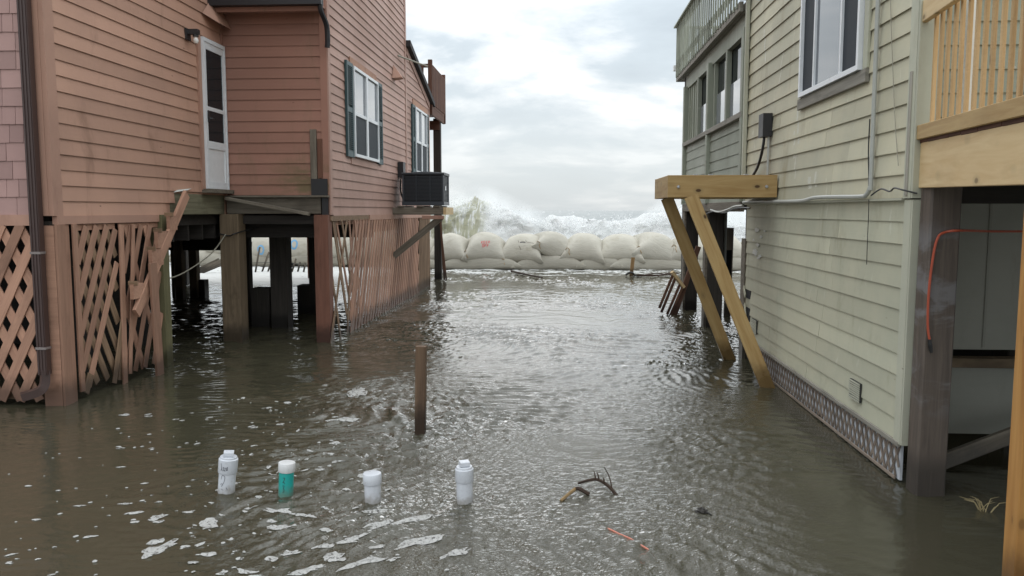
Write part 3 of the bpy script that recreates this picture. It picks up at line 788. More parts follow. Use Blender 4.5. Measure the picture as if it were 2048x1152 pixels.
# -- wall lamp with a bare bulb
lm = MB(); lm.put(box(XD + .016, 9.98, 3.98, XD + .04, 10.10, 4.12)); lm.put(box(XD + .03, 10.0, 4.05, XD + .17, 10.08, 4.11)); lm.put(tube([(XD + .13, 10.04, 4.05), (XD + .13, 10.04, 4.02)], .035, 10))
lamp = add('wall_lamp', lm.vf, 'lamp_dark', H1)
add('bulb', lathe([(.001, -.075), (.022, -.07), (.034, -.045), (.034, -.03), (.02, .0), (.018, .02)], 12), 'bulb', lamp, Matrix.Translation((XD + .13, 10.04, 4.01)), smooth=True)
# -- brown downspout at the near corner
dsp = MB(); xs_, ys_ = XD - .105, YN - .085
dsp.put(box(xs_ - .045, ys_ - .035, .32, xs_ + .045, ys_ + .035, 6.8))
for q in (-.03, 0, .03): dsp.put(box(xs_ + q - .006, ys_ - .042, .32, xs_ + q + .006, ys_ - .034, 6.8))
ds = add('downspout', dsp.vf, 'gutter_brown', H1)
for zq in (.56, 1.45): add('strap', box(xs_ - .05, ys_ - .044, zq, xs_ + .05, ys_ + .04, zq + .022), 'dull_zinc', ds)
sh_ = extrude(chamfer(.075, .095, .012), .2)
add('shoe', tube(smooth_path([(xs_, ys_, .36), (xs_, ys_ - .01, .24), (xs_ - .03, ys_ - .05, .17), (xs_ - .15, ys_ - .13, .13)], 5), .052, 4), 'gutter_brown', ds)

# -- lattice skirting
lp = add('lattice_panel', box(-9.4, YN + .03, .05, XD - .13, YN + .045, .12), 'lattice_raw', H1)
lattice(lp, (-9.4, YN), (1, 0), (0, -1), 2.9, 4.50, .05, 1.72, .09, .014, .165, ('lattice_paint', 'lattice_paint'))
for (ya, yb, xo) in ((YN - .02, YN + .12, .028), (YN + .125, YN + .21, .006), (YN + .23, YN + .30, .034)):
    bar('lattice_stile', (XD + xo, (ya + yb) / 2, .08 if xo > .03 else -.02), (XD + xo, (ya + yb) / 2, 1.72), yb - ya, .024, 'lattice_paint', H1, (1, 0, 0))
add('lattice_stile', box(XD - .165, YN - .016, -.04, XD + .012, YN + .004, 1.71), 'lattice_paint', H1)
bar('corner_post', (XD - .08, YN + .12, -.4), (XD - .08, YN + .12, 1.75), .16, .16, 'pile_dark', H1)
lp2 = add('lattice_panel', box(XD - .01, YN + .3, 1.655, XD + .006, 8.22, 1.715), 'lattice_paint', H1)
lattice(lp2, (XD, YN), (0, 1), (1, 0), .30, 1.0, .10, 1.69, .085, .013, .16, ('lattice_paint', 'lattice_raw'),
        skipf=lambda li, k, c: li == 0 and (c[0] > .42 and c[1] < .3))
bar('broken_slat', (XD + .035, 8.02, .04), (XD + .04, 8.27, .80), .075, .014, 'lattice_raw', H1)
bar('broken_slat', (XD + .03, 8.13, .05), (XD + .03, 8.24, .55), .06, .014, 'lattice_raw', H1)
bar('broken_slat', (XD + .03, 7.52, .05), (XD + .03, 7.62, .22), .10, .014, 'lattice_raw', H1)
bar('lattice_stile', (XD + .05, 8.20, -.06), (XD + .04, 8.28, 1.70), .085, .02, 'lattice_paint', H1)
bar('lattice_stile', (XD + .05, 8.31, .08), (XD + .045, 8.52, 1.70), .06, .016, 'lattice_paint', H1)
lp3 = add('lattice_panel', box(XD - .01, 8.3, 1.655, XD + .006, 9.2, 1.715), 'lattice_paint', H1)
lattice(lp3, (XD, YN), (0, 1), (1, 0), 1.12, 1.90, .08, 1.68, .08, .013, .185, ('lattice_paint', 'lattice_paint'), ang=68,
        skipf=lambda li, k, c: li == 1 and k % 2 == 0)
bar('piling', (XD - .02, 9.20, -.42), (XD - .02, 9.20, 1.80), .15, .15, 'pile_green', H1)
# -- remains of the entry stair: notched stringer and a hanging board
sx = XD + .13
bar('stair_stringer', (sx, 9.62, 2.05), (sx + .01, 8.32, .74), .125, .04, 'lattice_paint', H1)
for (ya, yb, za, zb) in ((8.84, 9.14, 1.42, 1.61), (8.68, 8.94, 1.23, 1.41), (8.27, 8.49, .90, 1.06), (9.12, 9.30, 1.62, 1.79)):
    q = random.uniform(-.006, .006)
    add('stair_bracket', box(sx - .018 + q, ya, za, sx + .024 + q, yb, zb), 'lattice_paint', H1)
    bar('broken_tread', (sx - .04, ya + .02, zb + .012), (sx + .06, ya + .02, zb + .012), .022, .05, 'lattice_raw', H1, (0, 0, 1))
bar('hanging_board', (sx + .07, 8.66, -.05), (sx + .06, 8.62, 1.27), .15, .03, 'lattice_paint', H1)
add('peeling_paint', ([(XD + .02, 9.52, 2.07), (XD + .08, 9.75, 2.10), (XD + .03, 9.98, 2.13), (XD + .02, 9.60, 2.10)], [(0, 1, 2, 3)]), 'paint_flake', H1)
# -- landing: band beams under the door and the entry wall
bar('landing_beam', (XD - .02, 9.45, 1.93), (XD - .02, 11.02, 1.93), .26, .05, 'beam_green', H1)
bar('landing_beam', (XD + .03, YR - .03, 1.93), (XW_ - .12, YR - .03, 1.93), .25, .05, 'grey_wood', H1, (0, -1, 0))
bar('landing_edge', (XD + .03, YR - .06, 2.045), (XW_ + .0, YR - .06, 2.045), .025, .10, 'grey_wood', H1, (0, -1, 0))
bar('loose_board', (XD + .06, YR - .16, 2.02), (XW_ - .25, YR - .16, 1.80), .045, .08, 'grey_wood', H1, (0, -1, 0))
bar('corner_flashing', (XW_ - .06, YR - .04, 1.78), (XW_ - .06, YR - .04, 2.05), .09, .03, 'box_black', H1, (0, -1, 0))
# -- pilings below the seaward block
def pile(x, y, wd, mat, z1=1.70, **k): return bar('piling', (x, y, -.42), (x, y, z1), wd, wd, mat, H1, (0, -1, 0), .012, **k)
pile(-4.62, 11.05, .27, 'pile_brown', 1.8)
pile(-4.43, 12.42, .27, 'pile_dark'); pile(-4.76, 12.5, .30, 'pile_dark', .62)
pile(-4.37, 14.05, .21, 'pile_dark'); pile(-4.52, 14.1, .34, 'pile_dark', .52)
pile(-5.26, 13.1, .15, 'pile_dark'); pile(-5.18, 13.2, .2, 'pile_dark', .45)
pile(-5.90, 16.9, .12, 'pile_dark'); pile(-5.98, 17.0, .12, 'pile_brown', .3)
for x_, y_ in ((-7.76, 16.5), (-7.98, 16.3), (-8.25, 16.7), (-8.7, 16.5)): pile(x_, y_, .17, 'pile_brown')
pile(-7.66, 16.6, .22, 'pile_dark', .38)
for x_ in (-5.7, -7.6, -9.5): pile(x_, 9.3, .25, 'pile_dark')
for x_ in (-9.4, -7.0, -3.45): pile(x_, 19.4, .25, 'pile_dark')
bar('corner_post', (XW_ - .10, YR - .03, -.42), (XW_ - .10, YR - .03, 1.79), .20, .20, 'pile_salmon', H1, (0, -1, 0))
bar('girder', (-11, 19.3, 1.58), (XW_ - .1, 19.3, 1.58), .32, .1, 'under_dark', H1, (0, -1, 0))
bar('girder', (-11, 14.2, 1.50), (XW_ - .15, 14.2, 1.50), .26, .1, 'under_dark', H1, (0, -1, 0))
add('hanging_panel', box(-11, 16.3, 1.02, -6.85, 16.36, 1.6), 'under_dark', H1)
add('cross_wall', box(-11, 10.6, -.1, -5.7, 10.66, 1.66), 'under_dark', H1)  # dark boards added so the gaps in the near lattice look dark
add('added_shade_wall', box(-11.1, 7.2, -.1, -11.0, 16.2, 1.77), 'under_dark', H1)  # unseen wall added to darken the water under the house
# -- long torn lattice below the window wall
lp4 = add('lattice_panel', box(XW_ - .04, 11.2, 1.64, XW_ - .02, 19.5, 1.70), 'lattice_paint', H1)
lattice(lp4, (XW_, 0), (0, 1), (1, 0), 11.95, 17.9, -.05, 1.69, .098, .017, .172, ('lattice_paint', 'lattice_raw'),
        skipf=lambda li, k, c: li == 1 or (li == 0 and c[2] < 12.2))
for ya, yb, za, zb, m_ in ((11.22, 11.75, 1.70, .30, 'lattice_raw'), (11.30, 12.0, 1.70, -.05, 'lattice_raw'), (11.45, 12.25, 1.70, -.05, 'lattice_paint'), (11.62, 12.35, 1.70, .2, 'lattice_raw'),
                           (10.88, 11.9, -.08, 1.69, 'lattice_raw'), (11.75, 12.1, -.05, 1.2, 'lattice_raw'), (12.0, 12.35, 1.69, -.05, 'lattice_paint'), (12.3, 12.62, 1.69, -.05, 'lattice_paint'),
                           (11.9, 12.75, -.05, 1.69, 'lattice_paint'), (12.1, 12.9, -.05, 1.69, 'lattice_paint'), (11.15, 11.45, .9, -.08, 'lattice_raw')):
    bar('loose_slat', (XW_ + random.uniform(-.02, .04), ya, za), (XW_ + random.uniform(0, .03), yb, zb), .07, .013, m_, H1)
for ya in np.arange(17.95, 19.3, .15):
    bar('loose_slat', (XW_ + .01, ya + .25, 1.69), (XW_ + .01, ya, -.05), .075, .016, 'lattice_raw', H1)
bar('lattice_stile', (XW_, 19.47, -.3), (XW_, 19.47, 1.7), .05, .05, 'lattice_raw', H1)
# -- AC shelf on the wall
for ya in (15.2, 16.1):
    br = bar('shelf_bracket', (XW_ + .02, ya, 1.84), (XW_ + 1.02, ya, 1.84), .14, .04, 'grey_wood', H1, (0, -1, 0))
    if ya < 16: bar('bracket_brace', (XW_ + .03, ya, .98), (XW_ + .95, ya + .0, 1.72), .12, .045, 'grey_wood', H1, (0, -1, 0))
add('shelf_edge', box(XW_ + 1.0, 15.15, 1.77, XW_ + 1.05, 16.2, 1.91), 'pine_pale', H1)
for q in (.18, .55, .86): bar('shelf_slat', (XW_ + q, 15.15, 1.925), (XW_ + q, 16.2, 1.925), .03, .13, 'grey_wood', H1, (1, 0, 0))
bar('shelf_fascia', (XW_ + .6, 15.1, 1.72), (XW_ + 1.02, 15.1, 1.72), .07, .03, 'salmon_trim', H1, (0, -1, 0))
# -- seaward balcony
bal = add('balcony', box(-8, 19.9, 4.38, XW_ + .06, 22.0, 4.44), 'deck_brown', H1)
bar('rim_joist', (XW_ + .03, 19.75, 4.30), (XW_ + .03, 22.0, 4.30), .22, .05, 'deck_brown', bal)
bar('rim_joist', (-8, 19.8, 4.30), (XW_ + .03, 19.8, 4.30), .2, .05, 'deck_brown', bal, (0, -1, 0))
bar('girder', (-8, 21.4, 4.1), (XW_ + .0, 21.4, 4.1), .24, .08, 'deck_brown', bal, (0, -1, 0))
for ya in (19.75, 21.95): bar('rail_post', (XW_ + .03, ya, 4.2), (XW_ + .03, ya, 5.5), .10, .10, 'deck_brown', bal)
for zq in (4.55, 5.36):
    bar('rail', (XW_ + .03, 19.8, zq), (XW_ + .03, 21.9, zq), .09, .04, 'deck_brown', bal)
    bar('rail', (-4.6, 19.75, zq), (XW_ - .02, 19.75, zq), .09, .04, 'deck_brown', bal, (0, -1, 0))
for ya in np.arange(19.95, 21.9, .135): bar('baluster', (XW_ + .065, ya, 4.44), (XW_ + .065, ya, 5.40), .09, .02, 'deck_brown', bal)
for xa in np.arange(-4.5, XW_ - .1, .14): bar('baluster', (xa, 19.71, 4.44), (xa, 19.71, 5.40), .05, .02, 'deck_brown', bal, (0, -1, 0))
bar('balcony_post', (-3.31, 21.5, -.42), (-3.31, 21.5, 4.28), .19, .19, 'pile_dark', H1, (0, -1, 0))
bar('balcony_post', (-6.8, 21.5, -.42), (-6.8, 21.5, 4.28), .19, .19, 'deck_brown', H1, (0, -1, 0))
bar('loose_slat', (-3.12, 21.3, -.05), (-3.22, 21.3, 1.72), .05, .02, 'red_wood', H1, (0, -1, 0))
bar('loose_slat', (-3.05, 21.2, -.05), (-3.20, 21.2, 1.5), .04, .02, 'red_wood', H1, (0, -1, 0))
# -- cables dangling below the floor
for pts in ([(-4.75, 9.24, 1.02), (-4.85, 10.0, 1.05), (-4.8, 10.7, 1.25), (-4.66, 10.9, 1.52)], [(-4.75, 10.9, 1.53), (-4.6, 10.9, 1.50), (-4.48, 10.95, 1.55), (-4.2, 12.3, 1.72)],
            [(-4.9, 14, 1.66), (-4.87, 14, 1.0), (-4.93, 14, .05)], [(-4.9, 14, 1.62), (-4.96, 14, 1.3), (-5.05, 14, .95), (-5.12, 14, .7)], [(-5.5, 14, 1.4), (-5.2, 14, 1.42), (-4.95, 14, 1.6), (-4.7, 14, 1.5)]):
    add('hanging_cable', tube(smooth_path(pts, 6), .009, 5), 'wire_pale' if pts[0][1] < 10 else 'cable', H1, smooth=True)

# ================================================================== AIR CONDITIONER
AC = thing('air_conditioner', 'dark grey louvred air conditioner unit on the wooden wall shelf of the salmon house', 'air conditioner', (-2.66, 15.65, 1.99))
ax0, ax1, ay0, ay1, az0, az1 = -3.04, -2.24, 15.28, 16.02, 1.99, 2.56
cs = MB(); cs.put(box(ax0 + .03, ay0 + .03, az0 + .02, ax1 - .03, ay1 - .03, az1 - .03)); add('body', cs.vf, 'ac_dark', AC)
lv = MB(); zq = az0 + .06
while zq < az1 - .06:
    lv.put(box(ax0 + .012, ay0 + .012, zq, ax1 - .012, ay1 - .012, zq + .010)); zq += .026
add('louvre', lv.vf, 'ac_metal', AC, kind='stuff')
cp_ = MB()
for x_ in (ax0, ax1 - .035):
    for y_ in (ay0, ay1 - .035): cp_.put(box(x_, y_, az0, x_ + .035, y_ + .035, az1 - .03))
for x_ in (ax0 + .26, ax0 + .53): cp_.put(box(x_, ay0 + .004, az0 + .04, x_ + .012, ay0 + .02, az1 - .04))
add('corner_post', cp_.vf, 'ac_metal', AC)
add('base_pan', box(ax0 - .005, ay0 - .005, az0 - .04, ax1 + .005, ay1 + .005, az0 + .03), 'ac_metal', AC)
add('top_cover', extrude(chamfer(ay1 - ay0 + .02, .05, .015), ax1 - ax0 + .02), 'dark_metal', AC, Matrix.Translation((ax0 - .01, (ay0 + ay1) / 2, az1 - .012)))
gr = MB()
for r_q in (.08, .15, .22, .29): gr.put(tube([((ax0 + ax1) / 2 + r_q * math.cos(a), (ay0 + ay1) / 2 + r_q * math.sin(a), az1 + .045 - r_q * .08) for a in np.linspace(0, 2 * math.pi, 25)], .006, 4))
for a in np.linspace(0, math.pi, 5)[:-1]: gr.put(tube([((ax0 + ax1) / 2 + q * math.cos(a), (ay0 + ay1) / 2 + q * math.sin(a), az1 + .05 - abs(q) * .1) for q in (-.32, -.15, .15, .32)], .006, 4))
add('fan_guard', gr.vf, 'dark_metal', AC)
add('label_plate', box(ax1 + .001, ay0 + .2, 2.24, ax1 + .004, ay0 + .32, 2.32), 'white_metal', AC)

# ================================================================== RIGHT HOUSE
H2 = thing('stilt_house', 'pale yellow weathered clapboard house on dark stilts, right of the lane', 'house', (5, 9, 0))
XR = 2.3; YC = 5.43; YE = 10.22
uw = add('upper_wall', box(XR, YC, 1.93, XR + .1, YE, 6.4), 'cream', H2)
lo = add('lower_wall', box(XR + .01, YC, .28, XR + .1, YE - .05, 1.925), 'cream_low', H2)
fw = add('front_wall', box(XR + .1, 5.62, 2.02, 7.5, 5.72, 6.4), 'sage', H2)
pw = add('plywood_wall', box(2.6, 6.2, .80, 7.5, 6.26, 1.93), 'plywood_dark', H2)
add('plywood_wall', box(2.6, 6.19, .15, 7.5, 6.25, .66), 'plywood_dark', H2)
for x_ in np.arange(2.9, 7.2, .30): bar('batten', (x_, 6.196, .82), (x_, 6.196, 1.92), .02, .006, 'plywood_dark', pw, (0, -1, 0), .001)
add('side_wall', box(7.5, 5.62, .3, 7.6, 16, 6.4), 'cream', H2)
add('roof', box(XR - .15, 5.4, 6.4, 7.7, YE + .1, 6.55), 'roof_shingle', H2)
siding(uw, (XR, YC), (0, 1), (-1, 0), 1.935, 6.3, lambda q: (.095, YE - YC - .05), .155, 'cream', joint=3.2, gap=.005)
siding(lo, (XR + .01, YC), (0, 1), (-1, 0), .285, 1.92, lambda q: (.085, (YE - .14 - YC) if not (.55 < q < .68 or .78 < q < .9) else (YE - .42 - YC)), .149, 'cream_low', joint=2.2, gap=.005, th=.016)
siding(fw, (XR + .1, 5.62), (1, 0), (0, -1), 2.32, 5.4, lambda q: (.06, 3.5), .155, 'sage')
add('corner_board', box(XR - .024, YC - .02, 1.93, XR + .0, YC + .09, 6.3), 'cream_trim', H2)
add('corner_board', box(XR - .022, YC - .05, 1.93, XR + .1, YC - .022, 6.3), 'cream_trim', H2)
add('corner_board', box(XR - .016, YC - .02, .28, XR + .009, YC + .08, 1.92), 'cream_trim', H2)
add('corner_board', box(XR - .014, YC - .045, .28, XR + .06, YC - .022, 1.92), 'cream_trim', H2)
add('corner_board', box(XR - .024, YE - .06, 1.96, XR + .0, YE + .06, 6.3), 'sage', H2)
add('downspout', box(XR - .07, YE - .10, 2.25, XR - .028, YE - .045, 4.42), 'cream_trim', H2)
add('drip_edge', box(XR - .03, YC + .1, 1.918, XR + .0, YE - .1, 1.934), 'cream_trim', H2)
bar('split_trim', (XR - .028, YC + .035, 1.95), (XR - .028, YC + .035, 2.75), .035, .01, 'sill_grey', H2, (-1, 0, 0))
# dark holes where boards have rotted out, and a splintered plank end
add('rot_hole', box(XR - .004, YE - .43, .775, XR + .008, YE - .16, .885), 'interior', H2)
add('rot_hole', box(XR - .004, YE - .43, .50, XR + .008, YE - .2, .66), 'interior', H2)
bar('splintered_board', (XR - .02, YE - .2, .70), (XR - .03, YE - .38, .45), .05, .012, 'cream_low', H2, (-1, 0, 0))
bar('splintered_board', (XR - .02, YE - .13, .90), (XR - .025, YE - .25, .80), .06, .012, 'cream_low', H2, (-1, 0, 0))
fl_ = MB(); r2 = random.Random(5)
for (cy, cz, s) in ((9.55, 1.62, .10), (9.5, 1.45, .08), (9.35, 1.55, .07), (9.62, 1.36, .14), (9.38, 1.33, .08), (9.7, 1.5, .05), (9.2, 1.62, .05), (9.45, 1.3, .06)):
    n_ = 11; ps = [(XR - .010, cy + s * 1.3 * r2.uniform(.5, 1) * math.cos(2 * math.pi * i / n_), cz + s * .32 * r2.uniform(.4, 1) * math.sin(2 * math.pi * i / n_)) for i in range(n_)]
    fl_.put((ps + [(p[0] + .006, p[1], p[2]) for p in ps], [tuple(range(n_)), tuple(range(n_, 2 * n_))[::-1]] + [(i, n_ + i, n_ + (i + 1) % n_, (i + 1) % n_) for i in range(n_)]))
add('peeling_paint', fl_.vf, 'paint_flake', H2, kind='stuff')
# side window
wx = XR - .02; y0, y1, z0, z1 = 6.33, 7.86, 2.91, 4.6
f2 = MB()
for a, b, c, d in ((y0, y0 + .04, z0, z1), (y1 - .04, y1, z0, z1), (y0 + .04, y1 - .04, z0, z0 + .04), (y0 + .04, y1 - .04, z1 - .04, z1)): f2.put(box(wx - .05, a, c, wx, b, d))
win2 = add('window', f2.vf, 'vinyl', H2)
for a, b, m_, d in ((y0 + .04, y0 + .42, 'screen', .02), (y0 + .45, y1 - .42, 'glass_blind', .02), (y1 - .39, y1 - .04, 'screen', .02)):
    add('pane', box(wx - d, a, z0 + .04, wx - d + .01, b, z1 - .04), m_, win2)
for a in (y0 + .42, y1 - .42): add('mullion', box(wx - .04, a, z0 + .04, wx - .005, a + .03, z1 - .04), 'vinyl', win2)
bar('window_sill', (XR - .03, y0 - .10, z0 - .055), (XR - .03, y1 + .10, z0 - .055), .10, .03, 'sill_grey', H2, (-1, 0, 0))
for a in (y0 - .055, y1 + .055): bar('window_trim', (XR - .025, a, z0 - .0), (XR - .025, a, z1), .085, .025, 'cream_trim', H2, (-1, 0, 0))
# pale runs of old caulk and bird lime down the boards below the window
ds_ = MB(); r3 = random.Random(12)
for (yc, wd_, za, zb, sl) in ((8.13, .055, 2.36, 2.63, .0), (7.98, .06, 2.44, 2.84, .18), (8.06, .035, 2.16, 2.46, .05), (7.58, .10, 2.05, 2.16, .1), (7.42, .05, 2.06, 2.2, 0.), (9.35, .05, 3.5, 3.9, .3), (8.75, .03, 3.15, 3.5, -.3), (7.9, .04, 2.95, 2.98, .2)):
    k = 0
    while 1.935 + .155 * k < zb:
        c0 = 1.935 + .155 * k; a_, e_ = max(za, c0 + .004), min(zb, c0 + .152)
        if e_ > a_ + .01:
            zs = np.linspace(a_, e_, 6); pts = []
            for q in zs:
                off = .0205 - .0135 * (q - c0) / .155; cy_ = yc + sl * (q - za); pts.append((off, cy_ - wd_ * r3.uniform(.3, .6), cy_ + wd_ * r3.uniform(.3, .6), q))
            for p, q in zip(pts[:-1], pts[1:]): ds_.put(([(XR - p[0], p[1], p[3]), (XR - p[0], p[2], p[3]), (XR - q[0], q[2], q[3]), (XR - q[0], q[1], q[3])], [(0, 1, 2, 3)]))
        k += 1
add('paint_run', ds_.vf, 'lime', H2, kind='stuff')
# crawl vents
for (yy, zz_, w_, h_) in ((6.25, .46, .22, .15), (9.52, .49, .24, .16)):
    vm = MB(); vm.put(box(XR - .02, yy - w_ / 2, zz_ - h_ / 2, XR - .006, yy + w_ / 2, zz_ + h_ / 2))
    vt = add('vent', vm.vf, 'lamp_dark', H2)
    for i in range(9):
        zq = zz_ - h_ / 2 + h_ * (i + .5) / 9
        bar('vent_slat', (XR - .024, yy - w_ / 2, zq), (XR - .024, yy + w_ / 2, zq + random.uniform(-.003, .003)), h_ / 13, .006, 'cream_trim', vt, (-1, 0, 0), .001)
# strip of fine lattice along the foot of the wall
bp = add('foot_panel', box(XR + .012, YC + .02, .02, XR + .03, 9.6, .275), 'panel_behind', H2)
lattice(bp, (XR + .0, 0), (0, 1), (-1, 0), YC + .02, 9.3, .03, .27, .028, .003, .080, ('strip_wood', 'strip_wood'), ang=60, jitter=.002, offs=(-.004, -.008))
bar('foot_rail', (XR - .012, YC, .275), (XR - .02, 9.4, .285), .035, .02, 'sill_grey', H2, (-1, 0, 0))
bar('foot_rail', (XR - .008, YC + .05, .03), (XR - .008, 9.4, .01), .025, .012, 'strip_wood', H2, (-1, 0, 0))
# electrical box with conduit and black whip
add('disconnect_box', box(XR - .12, 8.95, 2.65, XR - .02, 9.15, 2.9), 'box_black', H2)
add('conduit_pipe', tube([(XR - .045, 8.99, 2.66), (XR - .045, 8.99, 2.2)], .014, 8), 'conduit', H2, smooth=True)
add('conduit_loop', tube(smooth_path([(XR - .07, 9.08, 2.66), (XR - .08, 9.12, 2.5), (XR - .07, 9.35, 2.34), (XR - .05, 9.7, 2.24)], 6), .016, 6), 'cable', H2, smooth=True)
add('conduit_pipe', tube(smooth_path([(XR - .045, 6.06, 6.2), (XR - .045, 6.04, 3.2), (XR - .045, 6.03, 2.1), (XR - .045, 6.04, 2.02), (XR - .05, 6.10, 1.965), (XR - .05, 6.25, 1.955), (XR - .06, 7.2, 1.965), (XR - .05, 7.8, 1.94), (XR - .05, 9.4, 1.955), (XR - .05, 10.1, 1.95)], 6), .017, 8), 'conduit', H2, smooth=True)
add('cable', tube(smooth_path([(XR - .035, 6.13, 2.52), (XR - .04, 6.12, 2.3), (XR - .04, 6.09, 2.1), (XR - .05, 6.05, 1.98)], 6), .005, 5), 'cable', H2, smooth=True)
add('cable', tube(smooth_path([(XR - .04, 6.07, 1.93), (XR - .03, 6.09, 1.80), (XR - .03, 6.09, 1.6), (XR - .028, 6.09, 1.45)], 6), .003, 5), 'cable', H2, smooth=True)
add('cable', tube(smooth_path([(XR - .05, 6.0, 1.96), (XR - .06, 5.8, 2.0), (XR - .06, 5.65, 1.98), (XR - .07, 5.55, 2.0), (XR - .07, 5.42, 1.985), (XR + .0, 5.36, 1.96)], 6), .006, 5), 'cable', H2, smooth=True)
add('cable', tube(smooth_path([(XR - .035, 6.0, 5.0), (XR - .03, 5.9, 3.6), (XR - .03, 5.72, 2.6), (XR - .03, 5.6, 2.15)], 6), .003, 4), 'wire_pale', H2, smooth=True)
# -- glazed porch towards the sea
sw_ = add('porch_wall', box(XR, YE + .06, 1.96, XR + .08, 15.2, 3.02), 'sage', H2)
siding(sw_, (XR, YE + .06), (0, 1), (-1, 0), 1.965, 3.0, lambda q: (.05, 2.42), .155, 'sage', th=.016)
siding(sw_, (XR, YE + .06), (0, 1), (-1, 0), 1.965, 3.0, lambda q: (2.52, 4.9), .155, 'sage', th=.016)
bar('porch_sill', (XR - .02, YE + .05, 3.05), (XR - .02, 15.15, 3.05), .07, .10, 'sill_grey', H2, (-1, 0, 0))
add('porch_header', box(XR - .01, YE + .06, 4.06, XR + .1, 15.2, 4.30), 'sage', H2)
for ya in (YE + .10, 12.72, 15.1): bar('porch_post', (XR - .012, ya, 1.96), (XR - .012, ya, 4.1), .13, .11, 'sage', H2, (-1, 0, 0))
for ya in (11.55, 13.9): bar('porch_mullion', (XR + .02, ya, 3.08), (XR + .02, ya, 4.08), .10, .07, 'sage', H2, (-1, 0, 0))
for ya in (10.42, 12.5, 12.95, 14.9): bar('porch_mullion', (XR + .03, ya, 3.08), (XR + .03, ya, 4.08), .05, .06, 'sage', H2, (-1, 0, 0))
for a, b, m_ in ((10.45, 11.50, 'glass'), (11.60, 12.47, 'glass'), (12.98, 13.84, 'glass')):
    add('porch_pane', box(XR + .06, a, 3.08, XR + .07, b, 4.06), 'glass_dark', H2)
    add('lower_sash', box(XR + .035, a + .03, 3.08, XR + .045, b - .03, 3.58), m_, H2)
add('shuttered_bay', box(XR + .03, 13.95, 3.08, XR + .05, 14.88, 4.06), 'sage', H2)
for ya in (14.2, 14.45, 14.7): bar('batten', (XR + .02, ya, 3.08), (XR + .02, ya, 4.06), .03, .02, 'sage', H2, (-1, 0, 0))
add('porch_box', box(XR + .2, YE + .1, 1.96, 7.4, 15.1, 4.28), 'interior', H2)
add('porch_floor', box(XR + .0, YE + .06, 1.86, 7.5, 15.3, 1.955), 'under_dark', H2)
bar('band_board', (XR - .02, YE + .05, 1.90), (XR - .02, 15.2, 1.90), .13, .04, 'grey_wood', H2, (-1, 0, 0))
bar('porch_corner_post', (XR + .1, 15.36, -.42), (XR + .1, 15.36, 4.35), .2, .2, 'pile_dark', H2, (0, -1, 0))
# roof deck with a close boarded rail
rd = add('roof_deck', box(XR - .05, YE + .08, 4.31, 7.5, 15.75, 4.40), 'sill_grey', H2)
bar('deck_fascia', (XR - .09, YE + .1, 4.36), (XR - .09, 15.8, 4.36), .12, .05, 'sill_grey', rd, (-1, 0, 0))
bar('deck_fascia', (XR - .09, 15.78, 4.36), (7.5, 15.78, 4.36), .12, .05, 'sill_grey', rd, (0, 1, 0))
for ya in np.arange(YE + .2, 15.75, .175): bar('baluster', (XR - .13, ya, 4.36 + random.uniform(-.01, .01)), (XR - .13, ya, 5.30), .05, .018, 'rail_paint_shade', rd, (-1, 0, 0), .002)
for zq in (4.62, 5.22): bar('rail', (XR - .10, YE + .1, zq), (XR - .10, 15.75, zq), .09, .035, 'rail_paint_shade', rd, (-1, 0, 0))
bar('rail_cap', (XR - .11, YE + .1, 5.315), (XR - .11, 15.80, 5.315), .03, .14, 'rail_paint_shade', rd, (-1, 0, 0))
for xa in np.arange(XR - .06, 6, .13): bar('baluster', (xa, 15.81, 4.36), (xa, 15.81, 5.30), .085, .02, 'rail_paint_shade', rd, (0, 1, 0), .002)
bar('rail_cap', (XR - .1, 15.80, 5.312), (6, 15.80, 5.312), .03, .14, 'rail_paint_shade', rd, (0, 1, 0))
add('gutter_outlet', box(XR - .12, YE - .12, 4.42, XR - .02, YE + .06, 4.56), 'cream_trim', H2)
add('house_light', box(XR - .16, 15.83, 4.52, XR - .10, 15.93, 4.62), 'white_metal', H2)
# pilings under the porch
def pile2(x, y, wd, z1=1.87, mat='pile_dark'):
    p = bar('piling', (x, y, -.42), (x, y, z1), wd, wd, mat, H2, (0, -1, 0), .012)
    return p
pile2(2.42, 15.05, .22); pile2(2.44, 12.9, .24); pile2(2.44, 10.2, .22)
add('pile_lit_face', box(2.285, 10.1, -.3, 2.325, 10.3, 1.5), 'grey_wood', H2)  # pale grey side boards: the lit left faces are put into the colour
add('pile_lit_face', box(2.275, 12.8, -.3, 2.315, 13.0, 1.85), 'grey_wood', H2)
add('pile_lit_face', box(2.27, 14.95, -.3, 2.305, 15.15, 1.85), 'grey_wood', H2)
bar('drain_pipe', (2.60, 12.9, .9), (2.60, 12.9, 1.86), .05, .05, 'conduit', H2)
for x_ in (4.2, 6.0):
    for y_ in (10.2, 12.9, 15.05): pile2(x_, y_, .24)
add('torn_screen', ([(2.62, 13.4, .5), (2.82, 13.4, .5), (2.82, 13.4, 1.2), (2.62, 13.4, 1.2), (2.62, 13.42, .5), (2.82, 13.42, .5), (2.82, 13.42, 1.2), (2.62, 13.42, 1.2)], [(0, 1, 2, 3), (7, 6, 5, 4), (0, 4, 5, 1), (1, 5, 6, 2), (2, 6, 7, 3), (3, 7, 4, 0)]), 'interior', H2)
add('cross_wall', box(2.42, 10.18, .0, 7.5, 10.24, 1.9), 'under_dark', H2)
for y_ in (7.0, 8.6): pile2(2.55, y_, .2, 1.9)
bar('foot_stub', (2.36, 7.15, -.42), (2.36, 7.15, .06), .14, .10, 'pile_dark', H2)
